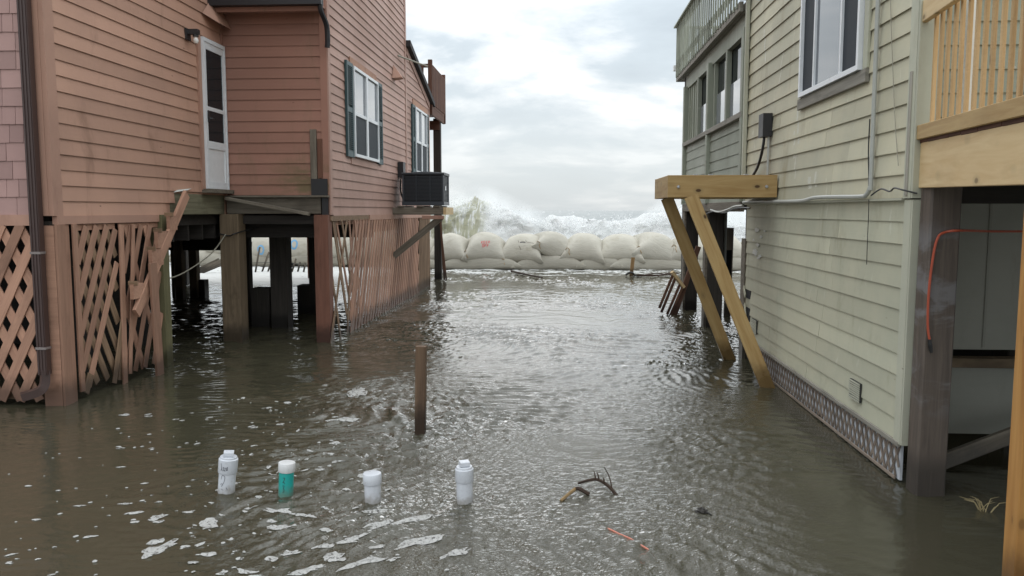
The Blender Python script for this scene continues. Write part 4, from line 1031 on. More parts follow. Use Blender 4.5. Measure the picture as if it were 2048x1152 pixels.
# flashing and tattered wires under the porch edge
add('cable', tube(smooth_path([(2.24, 12.2, 1.86), (2.24, 11.6, 1.83), (2.24, 11.0, 1.86), (2.23, 10.5, 1.90), (2.24, 10.1, 1.91)], 6), .014, 5), 'conduit', H2, smooth=True)
add('cable', tube(smooth_path([(2.25, 12.6, 1.80), (2.24, 11.9, 1.84), (2.24, 11.2, 1.82), (2.23, 10.4, 1.88), (2.24, 9.7, 1.88)], 6), .010, 5), 'cable', H2, smooth=True)

# -- new pine bracket platform on two raking braces
pl = add('platform', box(1.17, 8.72, 2.19, 2.26, 9.76, 2.205), 'red_wood', H2)
bar('platform_beam', (1.13, 8.66, 2.105), (2.27, 8.66, 2.105), .235, .045, 'pine', pl, (0, -1, 0))
bar('platform_beam', (1.13, 9.80, 2.105), (2.27, 9.80, 2.105), .235, .045, 'pine', pl, (0, -1, 0))
bar('platform_beam', (1.152, 8.685, 2.105), (1.152, 9.775, 2.105), .234, .045, 'pine', pl, (-1, 0, 0))
bar('platform_beam', (2.24, 8.685, 2.10), (2.24, 9.775, 2.10), .22, .045, 'pine', pl, (-1, 0, 0))
for x_ in (1.5, 1.88): bar('joist', (x_, 8.685, 2.10), (x_, 9.775, 2.10), .18, .04, 'pine', pl, (-1, 0, 0))
for x_ in (1.42, 1.58, 1.95): add('joist_hanger', box(x_ - .02, 8.64, 2.222, x_ + .02, 8.70, 2.232), 'galv', pl)
bl = MB()
for x_ in (1.24, 2.16):
    bl.put(lathe([(.001, .018), (.014, .016), (.018, .004), (.018, 0)], 8), Matrix.Translation((x_, 8.637, 2.10)) @ Matrix.Rotation(math.pi / 2, 4, 'X'))
add('bolt', bl.vf, 'galv', pl)
bar('platform_brace', (1.36, 8.55, 2.0), (2.235, 8.42, -.14), .145, .04, 'pine', pl, (0, -1, 0))
bar('platform_brace', (1.26, 9.70, 2.0), (2.17, 10.02, -.14), .145, .04, 'pine', pl, (0, -1, 0))

# -- new pine deck on the near side
A = Vector((2.375, 5.66, 0)); B = Vector((1.75, 1.0, 0)); dv = (B - A).normalized(); nv = Vector((-dv.y, dv.x, 0))
if nv.x > 0: nv = -nv
sag = .018
def dp(s, z, off=0.): p = A + dv * s + nv * off; return (p.x, p.y, z - sag * s)
LD = (B - A).length
dk = add('deck', ([dp(0, 2.24, -.03), dp(LD, 2.24, -.03), (7, B.y, 2.24 - sag * LD), (7, A.y, 2.24), dp(0, 2.29, -.03), dp(LD, 2.29, -.03), (7, B.y, 2.29 - sag * LD), (7, A.y, 2.29)],
                  [(0, 3, 2, 1), (4, 5, 6, 7), (0, 1, 5, 4), (1, 2, 6, 5), (2, 3, 7, 6), (3, 0, 4, 7)]), 'pine_pale', H2)
bar('deck_beam', dp(0, 2.145), dp(LD, 2.145), .29, .045, 'pine_pale', dk, nv)
s = .0; i = 0
while s < LD - .1:
    q = random.uniform(.12, .4)
    bar('edge_strip', dp(s, 2.302, .012), dp(min(LD, s + q - .008), 2.302, .012), .022 + random.uniform(0, .014), .03, 'deck_brown', dk, nv); s += q
bar('deck_rail', dp(.03, 2.355, .03), dp(LD, 2.355, .03), .092, .04, 'pine', dk, nv)
bar('deck_rail', dp(.0, 3.115, .03), dp(LD, 3.115, .03), .135, .04, 'pine_pale', dk, nv)
bar('rail_post', dp(.03, 2.3, -.03), dp(.03, 3.2, -.03), .09, .05, 'cream_trim', dk, nv)
s = .14
while s < LD:
    bar('baluster', dp(s, 2.345, -.012), dp(s + random.uniform(-.006, .006), 3.07, -.012), .034, .020, 'pine_baluster', dk, nv); s += .118
pp = dp(1.86, 0, -.085)
bar('deck_post', (pp[0], pp[1], -.42), (pp[0], pp[1], 3.3), .14, .14, 'pine_orange', dk, nv)
bar('deck_post', (2.55, 5.30, 2.3), (2.55, 5.30, 5.6), .05, .10, 'white_board', dk, (0, -1, 0))
bar('deck_joist', (2.42, 5.5, 2.13), (7, 5.5, 2.13), .2, .05, 'under_dark', dk, (0, -1, 0))
bar('deck_joist', (2.36, 4.9, 2.12), (7, 4.9, 2.12), .2, .05, 'under_dark', dk, (0, -1, 0))
bar('deck_joist', (2.28, 4.3, 2.11), (7, 4.3, 2.11), .2, .05, 'under_dark', dk, (0, -1, 0))
# corner piling, splashed with old whitewash, and the boards behind it
def smeared():
    m, t, b = new_mat('pile_smeared')
    oc_, ov, rnd = obj_coord(t)
    pos = t.nodes.new('ShaderNodeNewGeometry').outputs['Position']
    g = noise(t, mapped(t, ov, (2, 30, 30)), 1., 6, .6, .5)
    c = ramp(t, g, [(.3, (.060, .046, .037)), (.7, (.125, .098, .078))])
    n_ = noise(t, mapped(t, pos, (2.2, 2.2, 4.2)), 1.25, 5, .6, .6)
    zz_ = world_z(t)
    lim = math_(t, 'MULTIPLY', sstep(t, zz_, .45, .8), sstep(t, zz_, 1.85, 1.6))
    c = mixc(t, math_(t, 'MULTIPLY', math_(t, 'MULTIPLY', sstep(t, n_, .47, .62), lim), .55), c, (.21, .21, .22))
    wf = sstep(t, math_(t, 'SUBTRACT', zz_, math_(t, 'MULTIPLY', g, .2)), .22, .05)
    c = mixc(t, math_(t, 'MULTIPLY', wf, .7), c, (.02, .016, .012))
    L(t, c, b.inputs['Base Color']); b.inputs['Roughness'].default_value = .65; bump(t, g, .4, .004, b)
smeared()
bar('corner_piling', (2.405, 5.28, -.42), (2.415, 5.28, 2.0), .19, .16, 'pile_smeared', H2, (0, -1, 0), .012)
bar('shelf_board', (2.58, 6.12, .72), (7.4, 6.12, .72), .07, .12, 'pile_brown', H2, (0, -1, 0))
bar('shelf_block', (2.62, 6.08, .62), (2.62, 6.08, .70), .05, .05, 'red_wood', H2, (0, -1, 0))
bar('diagonal_brace', (2.66, 5.62, .10), (3.6, 5.9, .36), .11, .04, 'grey_wood', H2, (0, -1, 0))
bar('floor_beam', (2.6, 6.0, 1.97), (7.4, 6.0, 1.97), .14, .06, 'under_dark', H2, (0, -1, 0))
for x_ in (3.6, 5.2, 7.0):
    pile2(x_, 6.5, .22, 1.9)

# ================================================================== CORD ON THE PILING
CR = thing('extension_cord', 'orange extension cord looped over the dark corner piling of the pale yellow house', 'cord', (2.36, 5.16, 1.7))
add('cord', tube(smooth_path([(2.345, 5.185, 1.03), (2.33, 5.185, 1.12), (2.325, 5.185, 1.3), (2.335, 5.185, 1.5), (2.36, 5.185, 1.67), (2.41, 5.185, 1.715), (2.52, 5.186, 1.725), (2.9, 5.6, 1.71), (3.4, 6.0, 1.70)], 7), .008, 8), 'cord_orange', CR, smooth=True)
add('plug', tube([(2.343, 5.183, 1.035), (2.348, 5.182, 1.0), (2.358, 5.18, .95)], [.012, .014, .009], 8), 'cable', CR)
# ================================================================== SANDBAGS
def bag_mesh(Wd, D, T, seed, sag=.35, n=26):
    """a sewn pillow: four pulled-out corners, swollen middle, flattened underside"""
    r = random.Random(seed); ox = r.uniform(0, 50); v = []; idx = {}
    def pt(u, w, s):
        px = u * Wd / 2 * (1 - .20 * (1 - w * w) ** .8); py = w * D / 2 * (1 - .20 * (1 - u * u) ** .8)
        e = max(0., (1 - u ** 2) * (1 - w ** 2))
        th = e ** .42
        z = s * T * (.74 if s > 0 else .36) * th
        nz = mnoise.fractal(Vector((px * 1.6 + ox, py * 1.6, s * 3)), 1, 2, 4) * .035
        crn = (abs(u) * abs(w)) ** 2
        z += nz * min(1, e * 4) - .04 * crn + sag * .12 * (1 - abs(u)) * 0
        rid = math.sin((abs(u) - abs(w)) * 26 + ox) * .010 * crn ** .7 * (1 - crn)
        return (px, py, z + rid)
    for s in (1, -1):
        for i in range(n + 1):
            for j in range(n + 1):
                u = math.sin((i / n - .5) * math.pi); w = math.sin((j / n - .5) * math.pi)
                if s < 0 and (i in (0, n) or j in (0, n)): idx[(s, i, j)] = idx[(1, i, j)]; continue
                idx[(s, i, j)] = len(v); v.append(pt(u, w, s))
    f = []
    for s in (1, -1):
        for i in range(n):
            for j in range(n):
                q = (idx[(s, i, j)], idx[(s, i + 1, j)], idx[(s, i + 1, j + 1)], idx[(s, i, j + 1)])
                f.append(q if s > 0 else q[::-1])
    return v, f
def sandbag(x, y, z, Wd, D, T, roll, pitch, yaw, seed, label, group):
    M = Matrix.Translation((x, y, z)) @ Matrix.Rotation(math.radians(yaw), 4, 'Z') @ Matrix.Rotation(math.radians(roll), 4, 'Y') @ Matrix.Rotation(math.radians(pitch), 4, 'X')
    o = add('sandbag', bag_mesh(Wd, D, T, seed), 'geotextile', None, M, smooth=True)
    tag(o, label, 'sandbag', group)
    return o
def on_bag(o, strokes, mat, name, wd, cx, cz, sc_x, sc_z):
    """lettering projected onto the front of a bag"""
    M = W[o.name]; me = o.data
    vs = [M @ v.co for v in me.vertices]; bv = BVHTree.FromPolygons(vs, [tuple(p.vertices) for p in me.polygons])
    mb = MB()
    for s in strokes:
        pts = []
        for i in range(len(s) - 1):
            for t in np.linspace(0, 1, 7)[:(7 if i == len(s) - 2 else 6)]:
                pts.append((s[i][0] + (s[i + 1][0] - s[i][0]) * t, s[i][1] + (s[i + 1][1] - s[i][1]) * t))
        v = []; f = []
        for i, p in enumerate(pts):
            a = pts[max(i - 1, 0)]; b = pts[min(i + 1, len(pts) - 1)]
            d = Vector((b[0] - a[0], b[1] - a[1])); d = d.normalized() if d.length > 0 else Vector((1, 0)); nn_ = Vector((-d.y, d.x)) * wd / 2
            for sg in (1, -1):
                X = cx + p[0] * sc_x + nn_.x * sg; Z = cz + p[1] * sc_z + nn_.y * sg
                h = bv.ray_cast(Vector((X, 15, Z)), Vector((0, 1, 0)))
                y = h[0].y - .004 if h[0] else 25.
                v.append((X, y, Z))
        for i in range(len(pts) - 1): f.append((2 * i, 2 * i + 2, 2 * i + 3, 2 * i + 1))
        mb.put((v, f))
    inv = M
    return add(name, ([tuple(M.inverted() @ Vector(p)) for p in mb.v], mb.f), mat, o, M)
GT = 'sandbags on the top row of the sea wall'; GB = 'sandbags on the bottom row of the sea wall'
bags = {}
top = [  # x, z, width, depth, thick, roll, pitch, yaw, key, label
    (-4.55, .62, 1.15, 1.3, .80, 4, 24, 6, 'p', 'sandbag just left of the balcony post, mostly hidden by the lattice end'),
    (-3.55, .62, 1.30, 1.4, .84, -3, 26, -5, 'a', 'sandbag right beside the balcony post, left neighbour of the red lettered one'),
    (-2.42, .62, 1.42, 1.5, .88, 7, 26, 4, 'b', 'top row sandbag stencilled KEEP OFF in red'),
    (-1.22, .60, 1.48, 1.5, .86, -2, 25, -8, 'c', 'top row sandbag with a dark slit and a sewn patch near its crown'),
    (-.22, .72, 1.42, 1.3, .76, 27, 22, 6, 'd', 'steeply tilted sandbag pointing down right, beside the patched one'),
    (.76, .66, 1.38, 1.4, .80, 5, 26, -6, 'e', 'round plain sandbag in the middle of the top row, right of the steep one'),
    (1.90, .60, 1.52, 1.5, .86, -3, 25, -6, 'f', 'sandbag directly above the short yellowish stake'),
    (2.98, .58, 1.55, 1.5, .92, 24, 27, 6, 'g', 'large sandbag slumping down right, next right of the one above the stake'),
    (4.05, .64, 1.25, 1.4, .80, 0, 26, -4, 'h', 'sandbag seen behind the raking pine braces'),
    (5.15, .62, 1.35, 1.4, .84, -6, 26, 8, 'i', 'sandbag seen between the dark porch posts of the pale yellow house'),
    (6.4, .60, 1.4, 1.4, .84, 4, 26, 0, 'j', 'far right sandbag of the top row, behind the pale yellow house')]
for k, (x, z, wd, d, t, ro, pi_, ya, key, lab) in enumerate(top):
    bags[key] = sandbag(x, 25.7 + random.uniform(-.05, .05), z - .13, wd * 1.06, d, t * 1.02, ro, pi_ * .75, ya, 100 + k, lab, GT)
ltop = [(-12.3, 'l1', 'sandbag at far left, low in the gap under the salmon house'), (-11.05, 'l2', 'grey sandbag under the salmon house, left of the blue ringed one by the wire'),
        (-9.85, 'l3', 'tilted sandbag under the salmon house with a blue ring near the hanging wire'), (-8.55, 'l4', 'sandbag under the salmon house with a blue ring, seen beside the salmon corner post'),
        (-7.2, 'l5', 'sandbag hidden mostly behind the near end of the long lattice'), (-5.9, 'l6', 'sandbag hidden mostly behind the far end of the long lattice')]
for k, (x, key, lab) in enumerate(ltop):
    bags[key] = sandbag(x, 26.5 - .05 * k, (.52, .66, .46, .58, .6, .6)[k], 1.5, 1.5, .9, (5, 12, -18, -4, 3, -3)[k], 18, (8, 0, -10, 4, 0, 6)[k], 200 + k, lab, GT)
low = [(-2.55, 2.5, 'long creased grey sandbag at the foot of the wall, under the red lettered one'), (-.35, 2.2, 'long bottom row sandbag in the middle of the gap'),
       (1.25, 1.4, 'short bottom row sandbag left of the stake'), (2.75, 2.4, 'long bottom row sandbag behind the short yellowish stake'), (4.9, 2.2, 'bottom row sandbag behind the raking pine braces'),
       (6.9, 2.2, 'bottom row sandbag at the far right behind the pale yellow house'), (-4.7, 2.0, 'bottom row sandbag behind the balcony post')]
for k, (x, wd, lab) in enumerate(low):
    sandbag(x, 25.72, .02, wd * 1.08, 1.75, .66, random.uniform(-2, 2), -8, random.uniform(-3, 3), 300 + k, lab, GB)
llow = [(-12.0, 'bottom row sandbag at the far left under the salmon house'), (-9.9, 'bottom row sandbag behind the leaning picket fence'), (-7.9, 'bottom row sandbag seen right of the dark pile under the salmon house'), (-6.2, 'bottom row sandbag behind the long lattice')]
for k, (x, lab) in enumerate(llow): sandbag(x, 26.45, .10, 2.1, 1.7, .75, 2, -8, 0, 400 + k, lab, GB)
LET = {'K': [[(0, 0), (0, 1)], [(.7, 1), (.05, .5), (.7, 0)]], 'E': [[(.65, 1), (0, 1), (0, 0), (.65, 0)], [(0, .5), (.5, .5)]], 'P': [[(0, 0), (0, 1), (.6, 1), (.6, .5), (0, .5)]],
       'O': [[(0, 0), (0, 1), (.65, 1), (.65, 0), (0, 0)]], 'F': [[(0, 0), (0, 1), (.65, 1)], [(0, .55), (.5, .55)]]}
def words(s, y0): return [[(p[0] + i * 1.0, p[1] + y0) for p in st] for i, ch in enumerate(s) for st in LET[ch]]
on_bag(bags['b'], words('KEEP', 1.35), 'stencil_red', 'lettering', .012, -2.50, .71, .072, .076)
on_bag(bags['b'], words('OFF', 0.1), 'stencil_red', 'lettering', .014, -2.47, .70, .076, .074)
ring = [(math.cos(a) * (1 + .1 * math.sin(3 * a)), math.sin(a)) for a in np.linspace(0, 2 * math.pi, 17)]
on_bag(bags['l3'], [ring], 'spray_blue', 'spray_ring', .055, -9.85, .56, .10, .14)
on_bag(bags['l4'], [ring], 'spray_blue', 'spray_ring', .055, -8.72, .74, .10, .14)
on_bag(bags['c'], [[(-.5, -.05), (-.2, .12), (.2, .13), (.55, .02)]], 'box_black', 'slit', .03, -1.20, .85, .16, .08)
on_bag(bags['c'], [[(-.95, .9), (-.75, -.1)], [(.55, 1.), (.8, .1), (1.4, 0), (2.2, -.4)], [(-.75, -1.2), (-.4, -2.4), (-.3, -3)]], 'grey_wood', 'seam', .012, -1.20, .85, .16, .08)
# frayed tie cords where neighbouring bags meet
for k, (x, z) in enumerate([(-3.0, .5), (-1.82, .25), (-.72, .8), (.20, .6), (2.42, .66), (3.5, .7)]):
    b_ = ['a', 'b', 'c', 'd', 'f', 'g'][k]
    pts = [(x - .05, 25.2, z + .02), (x + .0, 25.05, z + .09), (x + .07, 25.1, z + .03), (x + .05, 25.0, z - .05), (x + .09, 25.0, z - .14)]
    add('tie_cord', tube(smooth_path(pts, 4), .012, 5), 'twig_pale', bags[b_], None, smooth=True)

# ================================================================== STAKES AND DRIFT
t = thing('wooden_stake', 'weathered brown square stake standing alone in the middle of the flooded lane', 'stake', (-1.15, 6.45, 0))
bar('shaft', (-1.165, 6.45, -.4), (-1.145, 6.47, .735), .085, .085, 'stake_wood', t, (0, -1, 0), .006)
t = thing('wooden_stake', 'short yellowish stake leaning in the water before the sandbags', 'stake', (1.98, 22.9, 0))
bar('shaft', (1.98, 22.9, -.3), (2.06, 22.95, .52), .10, .06, 'stake_light', t, (0, -1, 0))
add('rope_coil', tube(smooth_path([(1.85, 22.8, .03), (1.95, 22.75, .10), (2.05, 22.8, .08), (2.1, 22.85, .02), (2.3, 22.9, .02)], 4), .03, 5), 'debris', t)
t = thing('wooden_stake', 'reddish leaning stake seen between the dark porch posts', 'stake', (3.9, 20, 0))
bar('shaft', (3.72, 20.0, -.3), (3.95, 20.0, 1.0), .10, .05, 'red_wood', t, (0, -1, 0))
t = thing('wooden_stake', 'grey board standing upright beside the dark porch post nearest the clapboard', 'stake', (2.93, 14.2, 0))
bar('shaft', (2.93, 14.2, -.3), (2.95, 14.2, 1.55), .12, .04, 'grey_wood', t, (0, -1, 0))

t = thing('broken_railing', 'broken red brown piece of stair railing leaning against the dark porch post', 'railing', (2.05, 14.3, 0))
bar('rail', (1.95, 14.15, .78), (2.17, 14.22, .50), .05, .09, 'pine_pale', t, (-.6, -.3, .8))
for (a, b) in (((1.985, 14.2, .75), (1.76, 14.3, .12)), ((2.03, 14.21, .69), (1.80, 14.32, .04)), ((2.12, 14.22, .59), (1.88, 14.34, -.06)), ((2.165, 14.23, .53), (1.93, 14.35, -.1))):
    bar('baluster', a, b, .045, .04, 'red_wood', t, (0, -1, 0))
bar('newel', (2.42, 14.26, 1.22), (2.02, 14.33, -.05), .09, .05, 'red_wood', t, (0, -1, 0))

t = thing('sand_fence', 'collapsed picket sand fence leaning in the foam under the salmon house', 'fence', (-8.9, 23.5, 0))
for k in range(11):
    x = -9.6 + k * .185; h = (.95, .9, .75, .6, .62, .6, .55, .45, .40, .3, .28)[k]; lean = (.02, .05, .12, .22, .2, .22, .18, .14, .12, .06, .04)[k]
    bar('picket', (x, 23.6, -.1), (x + lean, 23.75, h), .055, .014, 'grey_wood', t, (0, -1, 0))
for k in range(5):
    bar('picket', (-11.0 + k * .10, 23.0, 0), (-10.15 + k * .06, 23.2, .42 - .03 * k), .05, .014, 'grey_wood', t, (0, -1, 0))
for zq in (.15, .26): add('wire', tube(smooth_path([(-9.7, 23.58, zq), (-8.7, 23.6, zq + .03), (-7.6, 23.6, zq - .02)], 5), .006, 4), 'cable', t)

def drift(name, label, cat, paths, mat):
    t = thing(name, label, cat, tuple(paths[0][0][0]))
    for k, (p, r, *m_) in enumerate(paths):
        add('stem' if k == 0 else 'twig', tube(smooth_path(p, 5), list(np.linspace(r[0], r[1], (len(p) - 1) * 5 + 1)), 6), m_[0] if m_ else mat, t, smooth=True)
    return t
drift('fallen_branch', 'dark forked branch with upright twigs sticking out of the water', 'branch',
      [([(.125, 5.27, .015), (.20, 5.28, .035), (.26, 5.25, .05), (.33, 5.17, .03), (.385, 5.09, -.015)], (.008, .013)),
       ([(.345, 5.15, .03), (.335, 5.17, .08), (.315, 5.19, .125), (.295, 5.2, .155)], (.005, .003)),
       ([(.265, 5.24, .05), (.258, 5.25, .085), (.25, 5.26, .10)], (.006, .003)), ([(.245, 5.25, .05), (.238, 5.26, .08), (.234, 5.27, .10)], (.006, .003)),
       ([(.30, 5.20, .04), (.295, 5.2, .065), (.29, 5.21, .08)], (.007, .003))], 'twig')
drift('fallen_branch', 'pale bent stick with a dark end floating left of the forked branch', 'branch',
      [([(.01, 4.98, .0), (.06, 5.05, .018), (.105, 5.12, .03)], (.010, .012)), ([(.105, 5.12, .03), (.13, 5.11, .035), (.17, 5.09, .02), (.195, 5.08, .01)], (.012, .013), 'twig')], 'twig_pale')
drift('fallen_branch', 'thin dark stick afloat in front of the sandbags', 'branch', [([(-1.45, 23.6, .06), (-1.0, 22.6, .05), (-.5, 21.6, .04)], (.035, .02))], 'twig')
drift('fallen_branch', 'dark tangle of drift twigs beside the short yellowish stake', 'branch',
      [([(2.15, 22.6, .04), (2.6, 22.4, .05), (3.0, 22.7, .06), (3.4, 23.4, .05)], (.03, .02)), ([(2.3, 22.5, .04), (2.7, 22.8, .08), (3.1, 22.5, .05)], (.02, .012)), ([(2.7, 22.3, .04), (3.1, 22.9, .08), (3.5, 22.8, .04)], (.02, .012))], 'twig')
lump = ([], [])
o_ = bpy.data.meshes.new('t')
def blob(c, r, seed, nu=14, nv=9):
    v = []; f = []
    for i in range(nv + 1):
        for j in range(nu):
            a = math.pi * i / nv; b = 2 * math.pi * j / nu
            d = Vector((math.sin(a) * math.cos(b), math.sin(a) * math.sin(b), math.cos(a)))
            k = 1 + .5 * mnoise.fractal(d * 2 + Vector((seed, 0, 0)), 1, 2, 4)
            v.append((c[0] + d.x * r[0] * k, c[1] + d.y * r[1] * k, c[2] + d.z * r[2] * k))
    for i in range(nv):
        for j in range(nu): f.append((i * nu + j, (i + 1) * nu + j, (i + 1) * nu + (j + 1) % nu, i * nu + (j + 1) % nu))
    return v, f
b1 = MB(); b1.put(blob((.875, 4.83, .005), (.035, .03, .022), 4)); b1.put(tube([(.90, 4.82, .01), (.93, 4.79, .0)], [.008, .004], 5))
tag(add('driftwood', b1.vf, 'debris', None), 'small dark lump of debris floating in the right foreground', 'debris')
t = thing('extension_cord', 'faded orange cord lying half sunk in the foreground water', 'cord', (.24, 4.59, 0))
add('cord', tube(smooth_path([(.235, 4.605, -.006), (.29, 4.53, .003), (.35, 4.46, .001), (.40, 4.40, .003), (.455, 4.33, -.004), (.50, 4.27, -.012), (.53, 4.2, -.03)], 6), .005, 6), 'cord_faded', t, smooth=True)
gb = MB()
for k in range(14):
    a = random.uniform(-1.3, 1.3); l_ = random.uniform(.05, .12); x0, y0 = 2.62 + random.uniform(-.03, .03), 4.96 + random.uniform(-.03, .03)
    gb.put(tube([(x0, y0, -.01), (x0 + l_ * .5 * math.sin(a), y0 + random.uniform(-.02, .02), l_ * .6), (x0 + l_ * math.sin(a) * 1.2, y0 + random.uniform(-.03, .03), l_ * .75)], [.0025, .002, .0008], 4))
tag(add('grass_tuft', gb.vf, 'dry_grass', None, kind='stuff'), 'dry straw grass tuft poking from the water by the pine post', 'grass')

# ================================================================== PVC PIPES
def marks(strokes, r, mat, parent, M, wd=.004, name='marking'):
    """felt pen strokes wrapped round the pipe: (angle in degrees from the front, height)"""
    mb = MB()
    for s in strokes:
        pts = smooth_path([(a, z, 0) for a, z in s], 4) if len(s) > 2 else [Vector((a, z, 0)) for a, z in s]
        v = []; f = []
        P = [Vector((math.radians(p[0]) * r, p[1])) for p in pts]
        for i, p in enumerate(P):
            d = (P[min(i + 1, len(P) - 1)] - P[max(i - 1, 0)]); d = d.normalized() if d.length else Vector((1, 0)); q = Vector((-d.y, d.x)) * wd / 2
            for sg in (1, -1):
                u = p + q * sg; an = u.x / r - math.pi / 2
                v.append(((r + .0008) * math.cos(an), (r + .0008) * math.sin(an), u.y))
        for i in range(len(P) - 1): f.append((2 * i, 2 * i + 1, 2 * i + 3, 2 * i + 2))
        mb.put((v, f))
    return add(name, mb.vf, mat, parent, M)
G_ = 'capped plastic pipes standing in the flood water'
def pvc(x, y, lean_x, lean_y, r, top, cap_h, square, mat, label):
    t = thing('plastic_pipe', label, 'pipe', (x, y, 0), G_)
    ax = Vector((lean_x, lean_y, 1)).normalized(); M = Matrix.Translation((x, y, 0)) @ Vector((0, 0, 1)).rotation_difference(ax).to_matrix().to_4x4()
    add('pipe_body', lathe([(r, -.4), (r, top - .01)], 32), mat, t, M, smooth=True)
    R = r * 1.13; c0 = top - cap_h
    if square:
        pr = [(r + .0005, c0), (R - .002, c0), (R, c0 + .004), (R, top - .004), (R - .003, top - .001), (R * .88, top), (R * .88, top + .010), (R * .84, top + .013), (R * .3, top + .014)]
    else:
        pr = [(r + .0005, c0), (R - .002, c0), (R, c0 + .004), (R, top - .005), (R - .003, top - .001), (R - .008, top), (R * .3, top + .001)]
    cap = add('cap', lathe(pr, 36), 'pvc_cap' if mat != 'pvc' else 'pvc', t, M, smooth=True)
    cap.data.polygons.foreach_set('use_smooth', [True] * len(cap.data.polygons))
    if square:
        s = r * .58
        add('plug', extrude(chamfer(2 * s, .030, .004), 2 * s), 'pvc', cap, M @ Matrix.Translation((0, 0, top + .030)) @ Matrix.Rotation(math.radians(20), 4, 'Z') @ Matrix.Translation((-s, 0, 0)))
    return t, M
t, M = pvc(-2.19, 4.99, .095, .02, .054, .235, .095, True, 'pvc', 'tilted white pipe marked 328 with a square plug, leftmost in the row')
top_ = .235; R = .054 * 1.13
marks([[(-24, .215), (-18, .19), (-12, .165)], [(-22, .163), (-17, .178), (-13, .183)],
       [(-9, .186), (-4, .190), (-2, .184), (-6, .179), (-2, .175), (-3, .168), (-9, .166)], [(2, .183), (6, .188), (8, .182), (4, .172), (2, .166), (10, .167)],
       [(15, .188), (19, .192), (20, .186), (14, .176), (15, .169), (20, .172), (18, .18), (14, .184), (15, .188)]], R, 'marker', t, M, .0028)
marks([[(-20, .105), (-16, .128), (-4, .132), (6, .122), (4, .095), (-4, .075)], [(-22, .068), (-16, .076), (-8, .076), (-6, .070), (-12, .062), (-18, .058)], [(-14, .040), (-6, .038), (2, .035)], [(18, .055), (24, .045), (27, .036)]], .054, 'marker', t, M, .003)
t, M = pvc(-1.79, 4.99, .06, .01, .0475, .215, .062, False, 'teal', 'teal pipe marked 23 with a flat white cap')
marks([[(-8, .120), (0, .124), (6, .122), (4, .112), (-2, .100), (-8, .092), (0, .094), (8, .086)], [(-10, .068), (-2, .072), (4, .068), (0, .058), (-2, .054), (4, .046), (2, .032), (-6, .026)]], .0475, 'marker', t, M, .0035)
t, M = pvc(-1.19, 4.90, -.015, .0, .052, .185, .070, False, 'pvc', 'short white pipe with a flat round cap, right of the teal pipe')
t, M = pvc(-.60, 4.91, -.01, .0, .052, .225, .085, True, 'pvc', 'upright unmarked white pipe with a square plug, rightmost in the row')

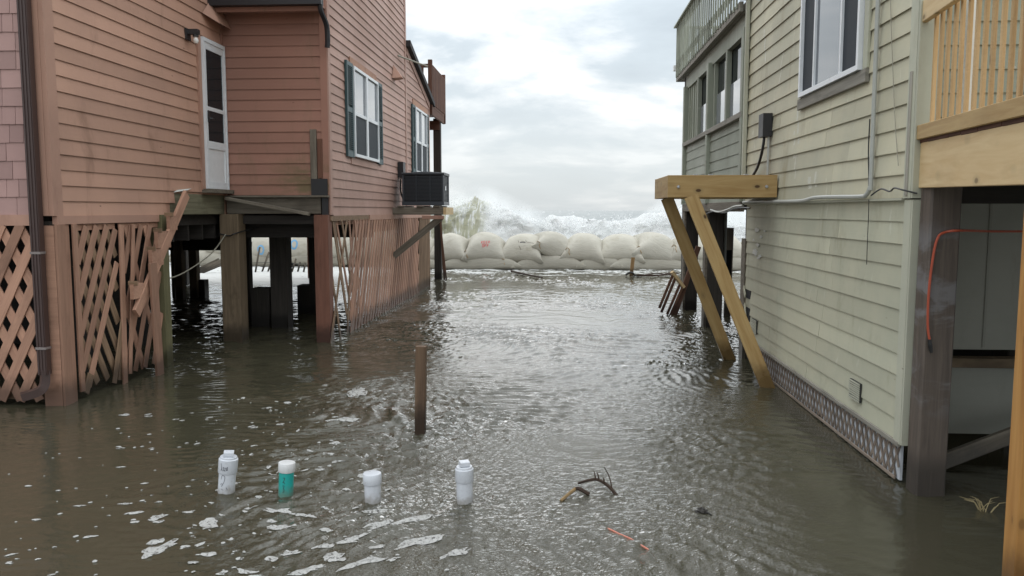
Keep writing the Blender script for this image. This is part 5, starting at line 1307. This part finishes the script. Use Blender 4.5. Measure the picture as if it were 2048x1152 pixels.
# ================================================================== FOAM ON THE WATER
def foam_obj():
    m, t, b = new_mat('foam')
    pos = t.nodes.new('ShaderNodeNewGeometry').outputs['Position']
    v = N(t, 'ShaderNodeTexVoronoi', Vector=pos, Scale=90.)
    c = mixc(t, sstep(t, v.outputs['Distance'], .1, .6), (.26, .255, .24), (.42, .415, .40))
    L(t, c, b.inputs['Base Color']); b.inputs['Roughness'].default_value = .55
    hol = noise(t, pos, 34., 4, .7)
    L(t, math_(t, 'SUBTRACT', .95, math_(t, 'MULTIPLY', sstep(t, hol, .50, .66), .75)), b.inputs['Alpha'])
    big = [(-2.20, 4.10, .055, .13, -20), (-2.25, 4.20, .03, .05, -10), (-2.08, 4.47, .055, .075, 0), (-1.92, 4.72, .04, .02, 10), (-1.74, 4.70, .09, .028, -6), (-1.56, 4.64, .08, .026, -10), (-1.62, 4.44, .075, .040, 14), (-1.36, 4.41, .04, .022, 0),
           (-1.90, 4.05, .05, .022, 12), (-1.93, 3.95, .03, .022, 0), (-2.42, 4.55, .03, .05, -30), (-2.07, 7.95, .10, .22, 0), (-1.93, 6.85, .13, .05, 10), (-3.95, 6.9, .05, .04, 0), (-1.18, 4.30, .09, .03, 35), (-1.02, 4.52, .12, .04, 38), (-.86, 4.62, .10, .04, 40),
           (-1.30, 4.20, .06, .03, 30), (-1.0, 4.20, .04, .03, 0), (-1.45, 4.10, .05, .03, 20), (-1.52, 4.02, .035, .025, 20), (-1.20, 4.05, .06, .06, 0), (-1.05, 3.98, .12, .03, 40), (-1.30, 3.90, .10, .03, 38), (-.80, 4.28, .16, .045, 40), (-1.15, 4.72, .07, .025, 20), (-1.42, 5.1, .03, .02, 0), (-.55, 4.15, .10, .03, 45), (-2.6, 4.6, .05, .016, 15), (-2.75, 4.75, .045, .014, 15), (-3.0, 4.7, .035, .012, 10), (-1.6, 3.86, .05, .02, 0), (-1.9, 5.35, .05, .014, 20), (-1.35, 5.5, .06, .018, 20), (-1.62, 5.65, .045, .015, 20)]
    rr = random.Random(9); pts = list(big)
    for k in range(420):
        x = rr.gauss(-1.9, .9); y = rr.uniform(3.7, 7.6)
        if x > -.4 or x < -4.3: continue
        s = rr.choice([.004, .005, .006, .008, .011, .016])
        pts.append((x, y, s * rr.uniform(1, 2.2), s * rr.uniform(.6, 1.2), rr.uniform(0, 50)))
    v = []; f = []
    for (x, y, a, b_, rot) in pts:
        n_ = 22 if a > .02 else 8; sd = rr.uniform(0, 99); cr, sr = math.cos(math.radians(rot)), math.sin(math.radians(rot))
        o = len(v); P = []
        for i in range(n_):
            an = 2 * math.pi * i / n_
            k = 1 + (.75 if a > .02 else .3) * mnoise.fractal(Vector((math.cos(an) * 1.1 + sd, math.sin(an) * 1.1, 0)), 1, 2, 4)
            lx, ly = a * k * math.cos(an), b_ * k * math.sin(an); P.append((x + lx * cr - ly * sr, y + lx * sr + ly * cr))
        px = np.array([p[0] for p in P] + [x]); py = np.array([p[1] for p in P] + [y]); pz = water_h(px, py) + .003
        inner = [(x + (p[0] - x) * .55, y + (p[1] - y) * .55) for p in P]
        iz = water_h(np.array([p[0] for p in inner]), np.array([p[1] for p in inner])) + .006
        for i in range(n_): v.append((P[i][0], P[i][1], pz[i]))
        for i in range(n_): v.append((inner[i][0], inner[i][1], iz[i]))
        v.append((x, y, pz[-1] + .004))
        for i in range(n_):
            j = (i + 1) % n_; f.append((o + i, o + j, o + n_ + j, o + n_ + i)); f.append((o + n_ + i, o + n_ + j, o + 2 * n_))
    fo = add('sea_foam', (v, f), 'foam', smooth=True, kind='stuff')
    tag(fo, 'scattered white patches of foam drifting on the brown water', 'foam')
foam_obj()
